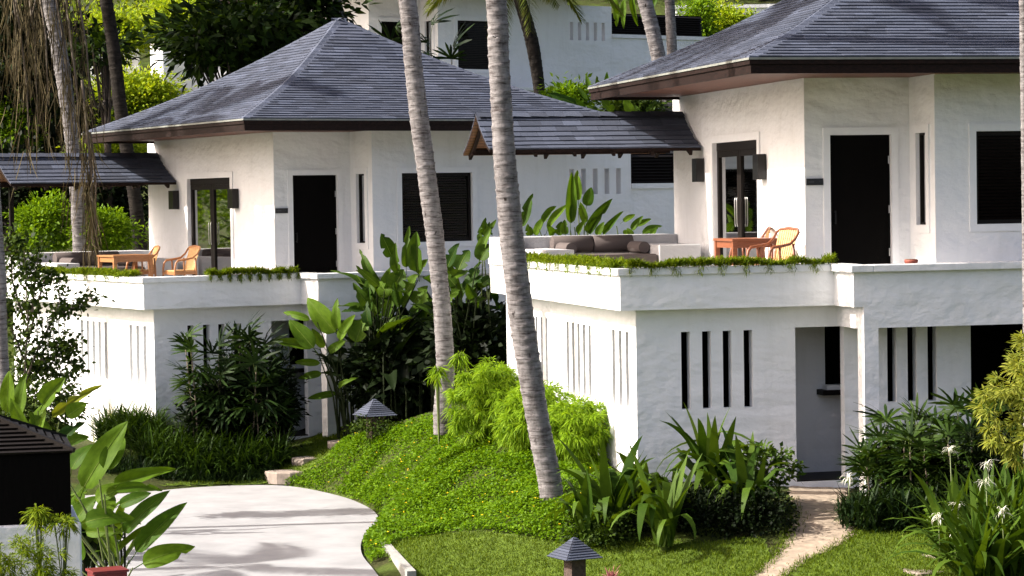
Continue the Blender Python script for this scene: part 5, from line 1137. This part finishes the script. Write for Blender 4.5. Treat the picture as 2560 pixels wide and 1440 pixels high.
rp = [('fan palm beside the white porch post with fronds against the grey wall', [(2190, 2205, 1110, 34.2), (2230, 2215, 1075, 34.4), (2170, 2165, 1150, 33.9), (2250, 2260, 1120, 34.0)]), ('fan palm below the three dark wall slots of the porch', [(2290, 2290, 1080, 34.3), (2330, 2340, 1070, 34.4), (2270, 2275, 1130, 33.7), (2320, 2310, 1140, 33.6)]), ('tallest fan palm before the black porch opening', [(2400, 2395, 1040, 34.3), (2440, 2450, 1045, 34.3), (2480, 2490, 1050, 34.2), (2420, 2430, 1100, 33.7), (2380, 2370, 1110, 33.6)])]
for lab, cs in rp: fan_palm(lab, [cane(*c) for c in cs], FAN2, 'fan palms at the porch', 13, .85)
for lab, px, Y, w in (('dark bushy plant at the foot of the porch fan palms beside the path', 2200, 33.4, .6), ('dark bushy plant at the foot of the middle porch fan palm', 2310, 33.3, .6), ('dark bushy plant at the foot of the tallest porch fan palm', 2430, 33.2, .7)):
    b = gp(px, Y); n = 900; a = rng.uniform(0, 6.28, n); r = np.sqrt(rng.uniform(0, 1, n)) * w; pos = np.stack([b.x + np.cos(a) * r, b.y + np.sin(a) * r * .6, np.zeros(n)], 1); pos[:, 2] = gz(pos[:, 0], pos[:, 1]) + rng.uniform(0, .35, n)
    t = thing('strappy_bush', lab, 'plant', b, 0, 'bushy plants below the fan palms'); C, W, S = straps_np(n, pos - np.array(b), (.2, .42), (.010, .02), (20, 85), (.3, 1.6), 4); ribbons_mesh('foliage', C, W, S, L['rhapis'], t)
for i, (px, Y, w, lab) in enumerate(((355, 46.6, .5, 'grassy green tuft at the sunny white wall corner'), (440, 45.7, .75, 'grassy green tuft below the small slanting fan palm'), (535, 45.4, .75, 'grassy green tuft below the tall dark fan palm'), (620, 45.5, .7, 'grassy tuft in the shade beside the lower doorway'), (300, 47.0, .45, 'small grassy tuft under the wispy stalks'))):
    b = gp(px, Y); n = 900; a = rng.uniform(0, 6.28, n); r = np.sqrt(rng.uniform(0, 1, n)) * w; pos = np.stack([b.x + np.cos(a) * r, b.y + np.sin(a) * r * .7, np.zeros(n)], 1); pos[:, 2] = gz(pos[:, 0], pos[:, 1]) + rng.uniform(0, .35, n) * (1 - r / w * .7)
    t = thing('grassy_tuft', lab, 'plant', b, 0, 'grassy tufts along the lower wall'); C, W, S = straps_np(n, pos - np.array(b), (.35, .85), (.010, .024), (35, 88), (.4, 2.0), 6); ribbons_mesh('foliage', C, W, S, L['mondo'], t)
b = gp(470, 44.8); n = 2600; pos = np.stack([rng.uniform(-1.6, 1.5, n) + b.x, b.y + rng.uniform(-.1, .7, n), np.zeros(n)], 1); pos[:, 2] = gz(pos[:, 0], pos[:, 1]); C, W, S = straps_np(n, pos - np.array(b), (.15, .38), (.006, .013), (25, 85), (.5, 2.2), 4); t = thing('border_grass', 'dark low border grass along the lawn below the grassy tufts', 'plant', b); ribbons_mesh('foliage', C, W, S, L['rhapis'], t)
n = 260; b = gp(300, 47.6); px = rng.uniform(225, 385, n); pos = np.array([np.array(gp(x, 47.4 + random.uniform(-.2, .4))) for x in px]); C, W, S = straps_np(n, pos - np.array(b), (.3, 1.0), (.0025, .005), (70, 89), (.1, .9), 6)
t = thing('wispy_stalks', 'thin pale wispy stalks against the sunlit wall', 'plant', b); ribbons_mesh('foliage', C, W, S, L['wisp'], t)
crin = [((1535, 1300), 33.7, 34, (.9, 1.4), 'strap-leaved lily beside the foot of the leaning palm'), ((1660, 1362), 33.0, 34, (.95, 1.5), 'strap-leaved lily standing beside the lawn lamp'), ((1780, 1240), 34.4, 40, (1.0, 1.6), 'big strap-leaved lily before the blank lower wall'), ((1610, 1270), 34.5, 24, (.8, 1.2), 'smaller strap-leaved lily by the sunlit wall corner'), ((1870, 1300), 33.8, 30, (.9, 1.4), 'strap-leaved lily beside the sandy path'), ((1470, 1330), 33.5, 18, (.7, 1.1), 'small strap-leaved lily in the ground cover by the leaning palm')]
for (px, py), Y, n, ln, lab in crin:
    b = PV(px, py, Y); b.z = float(gz(b.x, b.y)) + .02; h = max(0.0, P(px, py, Y)[2] - b.z)
    t = strap_plant('crinum_lily', lab, 'lily', (b.x, b.y, b.z), n, ln, LIL, 'strap-leaved lilies by the wall', .09)
    for c in KIDS[t.name]: c.location.z = h * random.uniform(.6, 1.0)
    s = MB(); s.tube([(0, 0, -.05), (0, 0, h * .6 + .1), (.01, 0, h + .15)], [.06, .05, .03], 8); s.build('stalk', M['stem'], t)
t = gp(1905, 34.6); leafy('broadleaf_shrub', 'glossy broad-leaved shrub against the wall beside the lower doorway', 'shrub', t, (t.x, t.y, t.z + .55), (.42, .35, .35), 60, 14, .12, (.07, .13), (.04, .07), L['lily'], None)
for i, (px, Y, w, h, n, lab) in enumerate(((1640, 33.9, .55, .3, 1500, 'shade-painted low shrub below the strap-leaved lily by the wall corner'), (1760, 33.6, .6, .35, 1800, 'shade-painted low shrub below the big strap-leaved lily'), (1880, 33.4, .55, .35, 1800, 'shade-painted low shrub at the sandy path'), (1500, 33.6, .5, .3, 1500, 'low leafy shrub behind the lawn lamp'))):
    b = gp(px, Y); leafy('low_shrub', lab, 'shrub', b, (b.x, b.y, b.z + h * .6), (w, .45, h), n // 16, 16, .14, (.04, .08), (.03, .05), L['shrub'] if i == 3 else L['shade_foliage'], 'low shrubs among the lilies', limbs=False)  # all but the last carry the shade below the lilies in their colour
spl = [((2395, 1350), 31.4, 46, 'spider lily clump at the lawn edge with drooping white flowers'), ((2470, 1330), 31.6, 52, 'tall spider lily clump before the fan palms'), ((2545, 1400), 30.6, 50, 'spider lily clump below the yellowish bamboo'), ((2445, 1430), 30.3, 46, 'spider lily clump beside the pale stepping stone'), ((2540, 1280), 32.0, 40, 'spider lily clump behind the others under the bamboo')]
for (px, py), Y, n, lab in spl:
    b = gp(px, Y); t = strap_plant('spider_lily', lab, 'lily', b, n + 36, (.9, 1.4), SPI, 'white-flowered spider lilies', .22)
def flower(px, py, Y, lab):
    p = PV(px, py, Y); g0 = float(gz(p.x, p.y)); t = thing('spider_lily_flower', lab, 'flower', (p.x, p.y, g0), 0, 'white spider lily flowers'); h = p.z - g0; n = 22; C, W, S = straps_np(n, np.tile([0, 0, h - .02], (n, 1)) + rng.normal(size=(n, 3)) * .015, (.11, .20), (.004, .008), (0, 75), (1.2, 2.8), 6); ribbons_mesh('petals', C, W, S, L['white'], t)
    s = MB(); s.tube([(0, 0, 0), (.02, 0, h * .5), (0, 0, h)], [.011, .009, .007], 6); s.build('stalk', M['stem'], t)
for i, (px, py, Y, lab) in enumerate(((2394, 1262, 31.0, 'spidery white flower low over the lawn edge'), (2385, 1335, 30.6, 'drooping white flower beside the stepping stone'), (2505, 1275, 30.2, 'spidery white flower in the middle of the lily leaves'), (2465, 1205, 31.2, 'tall spidery white flower above the lily clump'), (2345, 1290, 31.0, 'fading white flower leaning over the lawn'), (2375, 1125, 32.4, 'white flower hanging among the fan palms'), (2120, 1195, 33.6, 'small white flower beside the sandy path and porch'), (2470, 1160, 32.0, 'white flower under the bamboo branches'))): flower(px, py, Y, lab)
p = PV(1528, 1428, 31.2); g0 = float(gz(p.x, p.y)); t = thing('bromeliad', 'small pink bromeliad on the lawn beside the lamp', 'flower', (p.x, p.y, g0)); n = 60; C, W, S = straps_np(n, rng.normal(size=(n, 3)) * .02 + np.array([0, 0, max(.05, p.z - g0 - .12)]), (.1, .2), (.006, .011), (35, 88), (.2, 1.2), 5); ribbons_mesh('bracts', C, W, S, L['pink'], t)
n = 20; C, W, S = straps_np(n, rng.normal(size=(n, 3)) * .02, (.15, .3), (.008, .013), (30, 80), (.5, 1.6), 5); ribbons_mesh('foliage', C, W, S, L['lily'], t)

# ------------------------------------------------------------------ feathery yellow-green bushes, bamboo, foreground fern
def pc(px, py, Y): return P(px, py, Y)
for lab, px, py, Y, rad, nc in (('feathery yellow-green bush between the two grey palm trunks', 1238, 1010, 39.8, (.74, .6, .64), 230), ('feathery bush against the sunlit slotted wall', 1445, 1090, 37.6, (.52, .5, .62), 190), ('feathery bush behind the leaning palm trunk', 1340, 1050, 38.6, (.60, .55, .58), 200)):
    c = pc(px, py, Y); tufted('feathery_bush', lab, 'bush', (c[0], c[1], float(gz(c[0], c[1]))), c, rad, nc, 85, .10, (.07, .17), (.0045, .009), L['feather'], 'feathery yellow-green bushes', .55, .35)
for px, py, lab in ((1150, 905, 'single spiky sprig beside the upright palm trunk'), (1095, 940, 'small spiky sprig left behind the upright palm')):
    c = pc(px, py, 40.6); feathery('leafy_sprig', lab, 'plant', (c[0], c[1], float(gz(c[0], c[1]))), c, (.16, .16, .16), 14, 12, (.12, .2), (.007, .011), L['feather'], None, .8)
c = pc(2620, 985, 27.6); tufted('bamboo', 'yellowish fine-leaved bamboo leaning in before the porch', 'bamboo', (c[0] + .2, c[1], float(gz(c[0], c[1]))), c, (.85, .5, .95), 170, 75, .11, (.05, .11), (.005, .010), L['bamboo'], None, .25, .3, .1)
c = pc(55, 1420, 25.6); tufted('fern_bush', 'fine-leaved green plant spilling over the white pillar', 'plant', (c[0], c[1], float(gz(c[0], c[1]))), c, (.55, .3, .42), 90, 42, .09, (.05, .11), (.0035, .0065), L['trail'], None, .5, .3)
for px, py, lab in ((95, 1290, 'spiky green sprig before the black lantern box'), (155, 1310, 'small spiky sprig at the pillar edge')):
    c = pc(px, py, 25.8); tufted('leafy_sprig', lab, 'plant', (c[0], c[1], float(gz(c[0], c[1]))), c, (.12, .1, .09), 14, 26, .05, (.06, .12), (.004, .007), L['trail'], None, .6)

# ------------------------------------------------------------------ small-leaved shrub before the left villa
base = gp(60, 40.0); t = thing('leafy_shrub', 'tall open shrub of small dark leaves before the sunlit slotted wall', 'shrub', base); nb = np.array(base); s = MB(); cl = []
br = [((60, 960), (70, 800), (60, 620)), ((60, 960), (100, 860), (135, 790), (160, 720)), ((135, 790), (180, 770), (234, 742)), ((100, 900), (150, 890), (200, 915)), ((70, 850), (110, 700), (150, 700)), ((60, 800), (30, 700), (25, 600)), ((80, 780), (90, 680), (105, 600)), ((60, 900), (20, 800), (10, 740)), ((120, 860), (165, 870), (175, 850)), ((70, 700), (50, 620), (40, 590)), ((90, 880), (130, 930), (180, 940)), ((40, 900), (80, 920), (110, 935))]
for k, b_ in enumerate(br):
    y0 = 40 + random.uniform(-.35, .35); pts = [P(x, y, y0) for x, y in b_]; s.tube([Vector(p - nb) for p in pts], list(np.linspace(.022, .006, len(pts))), 5, caps=False)
    pp = np.array([[q.x, q.y, q.z] for q in catmull(pts, 10)]); n = 260; i = rng.integers(2, len(pp), n); cl.append(pp[i] + rng.normal(size=(n, 3)) * np.array([.13, .13, .11]) * rng.uniform(.3, 1.1, n)[:, None])
s.build('trunk', M['twig'], t); pos = np.concatenate(cl); n = len(pos)
V = leaf_quads(pos, rand_dirs(n, -.2), unit(rng.normal(size=(n, 3)) * .7 + np.array([-.3, -.3, .6])), rng.uniform(.06, .12, n), rng.uniform(.045, .085, n)); np_mesh('crown', V - nb, L['shrub'], t)

c = P(75, 1010, 45.5); leafy('low_shrub', 'low dark shrub at the wall behind the torn banana leaves', 'shrub', (c[0], c[1], float(gz(c[0], c[1]))), c, (.95, .5, .6), 110, 20, .2, (.08, .14), (.05, .08), L['shrub'], 'low shrubs among the lilies', limbs=False)
# ------------------------------------------------------------------ trailing plants on the parapets
def trail(k, a, b, n, label, hang, side):
    p0, p1 = VW(k, *a, 4.03), VW(k, *b, 4.03); t = thing('trailing_plant', label, 'plant', p0, 0, 'trailing plants on the parapets'); u = rng.uniform(0, 1, n); dens = .65 + .35 * np.clip(.5 + .5 * np.sin(u * 19 + 3 * np.sin(u * 7)), 0, 1); keep = rng.uniform(size=n) < dens; u = u[keep]; n = len(u)
    A, B = np.array(p0), np.array(p1); dr = unit(B - A); nr = np.array([dr[1], -dr[0], 0]) * side; w = rng.uniform(-.22, .04, n)
    pos = A + (B - A) * u[:, None] + nr * w[:, None] + np.array([0, 0, 1]) * (rng.uniform(0, 1, n) ** .7 * (.03 + .075 * (dens[keep] - .65) / .35))[:, None]; C, W, S = straps_np(n, pos - A, (.05, .125), (.005, .010), (-5, 70), (.3, 2.2), 4)
    for j in range(int(hang * 60)):
        pass
    m = int(n * .14 * hang); ih = rng.integers(0, n, m); hp = A + (B - A) * np.clip(np.round(u[ih] * 9) / 9 + rng.normal(0, .012, m), 0, 1)[:, None] + nr * .06; hp[:, 2] += .02 - rng.uniform(0, .24, m) ** 1.5; C2, W2, S2 = straps_np(m, hp - A, (.04, .10), (.003, .006), (-70, 20), (.2, 1), 4)
    ribbons_mesh('foliage', np.concatenate([C, C2]), np.concatenate([W, W2]), np.concatenate([S, S2]), L['trail'], t)
trail('R', (-.34, -.1), (-.34, 5.6), 13000, 'green trailing plant along the side parapet before the sofa bench', .4, -1)
trail('R', (-.2, -.34), (2.95, -.34), 7800, 'green trailing plant along the front parapet below the reddish teak table', .5, 1)
trail('L', (-.34, .3), (-.34, 5.6), 11000, 'green trailing plant on the parapet before the pale teak table', .3, -1)
trail('L', (1.0, -.34), (2.85, -.34), 6800, 'green trailing plant hanging over the parapet before the glass door', 1.6, 1)

# ------------------------------------------------------------------ hedge, trees and bushes on the slope behind
def bush(lab, px, py, Y, rx, ry, m, n=7000, lf=(.10, .18), name='bush', group='sunny bushes on the slope', cr=.32, shell=.3, cat='bush', limbs=True):
    c = pc(px, py, Y); s = Y / FPX; rad = (rx * s, max(.8, rx * s * .7), ry * s); b = (c[0], c[1], float(gz(c[0], c[1]))); nc = max(12, n // 60)
    return leafy(name, lab, cat, b, c, rad, nc, 60, cr, lf, (lf[0] * .45, lf[1] * .5), m, group, M['bark'], .6, 1, shell, limbs)
bush('clipped bright green hedge behind the terrace under the canopy', 250, 585, 57.2, 88, 52, L['hedge'], 7000, (.09, .14), 'hedge', 'hedges behind the terrace', .2, .25, 'hedge', False)
bush('loose bright green hedge left of the wrapped palm trunk', 120, 560, 57.6, 75, 75, L['hedge'], 4200, (.09, .15), 'hedge', 'hedges behind the terrace', .26, .4, 'hedge', False)
bush('yellow-green bush behind the black palm trunk above the eaves', 330, 245, 66, 125, 70, L['bush'], 11000)
bush('sunny bush at the small white wall on the slope', 270, 85, 73, 130, 52, L['bush'], 9000)
bush('sunny bush beside the black palm trunk high on the slope', 460, 40, 76, 120, 50, L['bush'], 6000)
bush('bright bush beyond the hanging dry fronds', 20, 320, 61, 75, 70, L['hedge'], 4200)
bush('sunny yellow-green bush just above the canopy ridge', 290, 380, 63, 100, 30, L['bush'], 4200)
bush('bright palm-like bush between the villas high up', 1815, 70, 80, 90, 55, L['bush'], 8000)
bush('green bush below the white wall beside the big slate roof', 1745, 60, 78, 40, 60, L['hedge'], 3500)
bush('dark green bush under the eaves between the villas', 1580, 275, 58, 90, 28, L['shrub'], 4000, group=None)
bush('bright low hedge beside the bench wall of the upper villa', 1425, 245, 60, 60, 16, L['hedge'], 2000, group=None, limbs=False)
def tree(lab, px, py, Y, rx, ry, m, n, lf, cr=.5, shell=.3, tr=.14, up=.6):
    c = pc(px, py, Y); s = Y / FPX; rad = (rx * s, max(1.0, rx * s * .75), ry * s); b = (c[0], c[1], float(gz(c[0], c[1])))
    return leafy('broadleaf_tree', lab, 'tree', b, c, rad, n // 45, 45, cr, lf, (lf[0] * .42, lf[1] * .46), m, 'dark broadleaf trees behind the villas', M['bark'], up, 1, shell, True, tr)
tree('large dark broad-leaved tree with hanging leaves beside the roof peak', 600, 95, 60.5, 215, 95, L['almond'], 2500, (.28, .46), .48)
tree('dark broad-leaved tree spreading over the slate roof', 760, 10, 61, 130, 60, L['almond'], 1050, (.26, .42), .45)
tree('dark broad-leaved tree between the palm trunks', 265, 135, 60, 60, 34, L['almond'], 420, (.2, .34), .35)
tree('shade-painted broad-leaved tree behind the hanging dry fronds', 70, 130, 61, 150, 170, L['shade_foliage'], 4200, (.2, .32), .6)  # from here on the near-black leaves stand for shade in the gaps
tree('shade-painted tree behind the hedge', 230, 490, 60.5, 170, 62, L['shade_foliage'], 4200, (.16, .26), .5)
tree('shade-painted tree filling the gap behind the wrapped palm trunk', 120, 300, 64, 130, 95, L['shade_foliage'], 3200, (.18, .3), .55)
tree('shade-painted tree behind the loose hedge', 20, 480, 60, 120, 120, L['shade_foliage'], 2600, (.16, .26), .5)
b = pc(1100, 110, 62.5)
fan_palm('dark fan palm silhouetted against the upper villa', [((b[0], b[1], float(gz(b[0], b[1]))), PV(1075, 95, 62.5)), ((b[0] + .2, b[1], float(gz(b[0], b[1]))), PV(1130, 140, 62.3)), ((b[0] - .2, b[1], float(gz(b[0], b[1]))), PV(980, 90, 62.5))], FAN, None, 9, 1.5)
# far hillside greenery above the sight lines
for i, (x, y, r) in enumerate(((-22, 88, 3.4), (-15, 92, 3.6), (-9, 96, 3.4), (-4, 90, 2.6), (16, 92, 3.2), (22, 90, 3.6), (10, 98, 3.4), (3, 100, 3.4), (-18, 80, 2.6), (20, 78, 2.4), (-26, 76, 3.0))):
    g0 = float(gz(x, y)); leafy('hillside_tree', 'green tree on the far slope behind the villas', 'tree', (x, y, g0), (x, y, g0 + r * 1.1), (r, r, r * .9), 70, 60, .7, (.18, .32), (.09, .16), L['bush'] if i % 3 else L['shrub'], 'trees on the far slope', M['bark'], .6, 1, .4, True, .16)
for x, y, r, lab in ((-16.4, 58.5, 1.7, 'round green tree out of view beyond the end of the terrace hedge'), (-19.5, 61.5, 2.1, 'larger round green tree out of view beyond the terrace hedge'), (-23.5, 66, 2.6, 'tallest round green tree out of view on the slope beyond the terrace hedge')):  # added out of view so that the glass door reflects foliage
    g0 = float(gz(x, y)); leafy('garden_tree', lab, 'tree', (x, y, g0), (x, y, g0 + r * 1.2), (r, r, r), 60, 50, .5, (.12, .22), (.06, .1), L['hedge'], 'garden trees beside the terrace', M['bark'], .6, 1, .3, True, .12)
# scraps of further villas and garden walls high on the slope
def garden_wall(lab, px0, px1, py0, py1, Y, th=.3):
    a, b = PV(px0, py0, Y), PV(px1, py0, Y); z1 = a.z; z0 = PV(px0, py1, Y).z - 1.5; t = thing('garden_wall', lab, 'wall', (a.x, a.y, z0), 0, 'garden walls up the slope'); m = MB(); m.box(0, b.x - a.x, 0, th, 0, z1 - z0 - .12); m.build('wall', M['white'], t); m = MB(); m.box(-.08, b.x - a.x + .08, -.08, th + .08, z1 - z0 - .12, z1 - z0); m.build('coping', M['cap'], t)
garden_wall('small white garden wall beside the black palm trunk', 225, 345, 104, 150, 76)
garden_wall('white garden wall above the bright bush between the villas', 1690, 2040, 14, 70, 86)
garden_wall('white garden wall glimpsed through the dark tree', 430, 690, 118, 170, 74)
a = PV(485, 60, 84); g0 = float(gz(a.x, a.y)); t = thing('pavilion', 'small slate-roofed pavilion glimpsed above the dark tree', 'pavilion', (a.x, a.y, g0), .35); h = a.z - g0; m = MB(); m.box(-1.3, 1.3, -1.0, 1.0, -1, h - .35); m.build('wall', M['white'], t)
m = MB(); zz = h - .35
for p, q in (((-1.7, -1.4), (1.7, -1.4)), ((1.7, -1.4), (1.7, 1.4)), ((1.7, 1.4), (-1.7, 1.4)), ((-1.7, 1.4), (-1.7, -1.4))):
    top = [(.7 if q[0] > 0 else -.7, 0, zz + 1.0), (.7 if p[0] > 0 else -.7, 0, zz + 1.0)]; m.quad([(*p, zz), (*q, zz), top[0], top[1]])
m.quad([(-1.7, -1.4, zz), (-1.7, 1.4, zz), (1.7, 1.4, zz), (1.7, -1.4, zz)]); m.build('roof', SH[2], t)
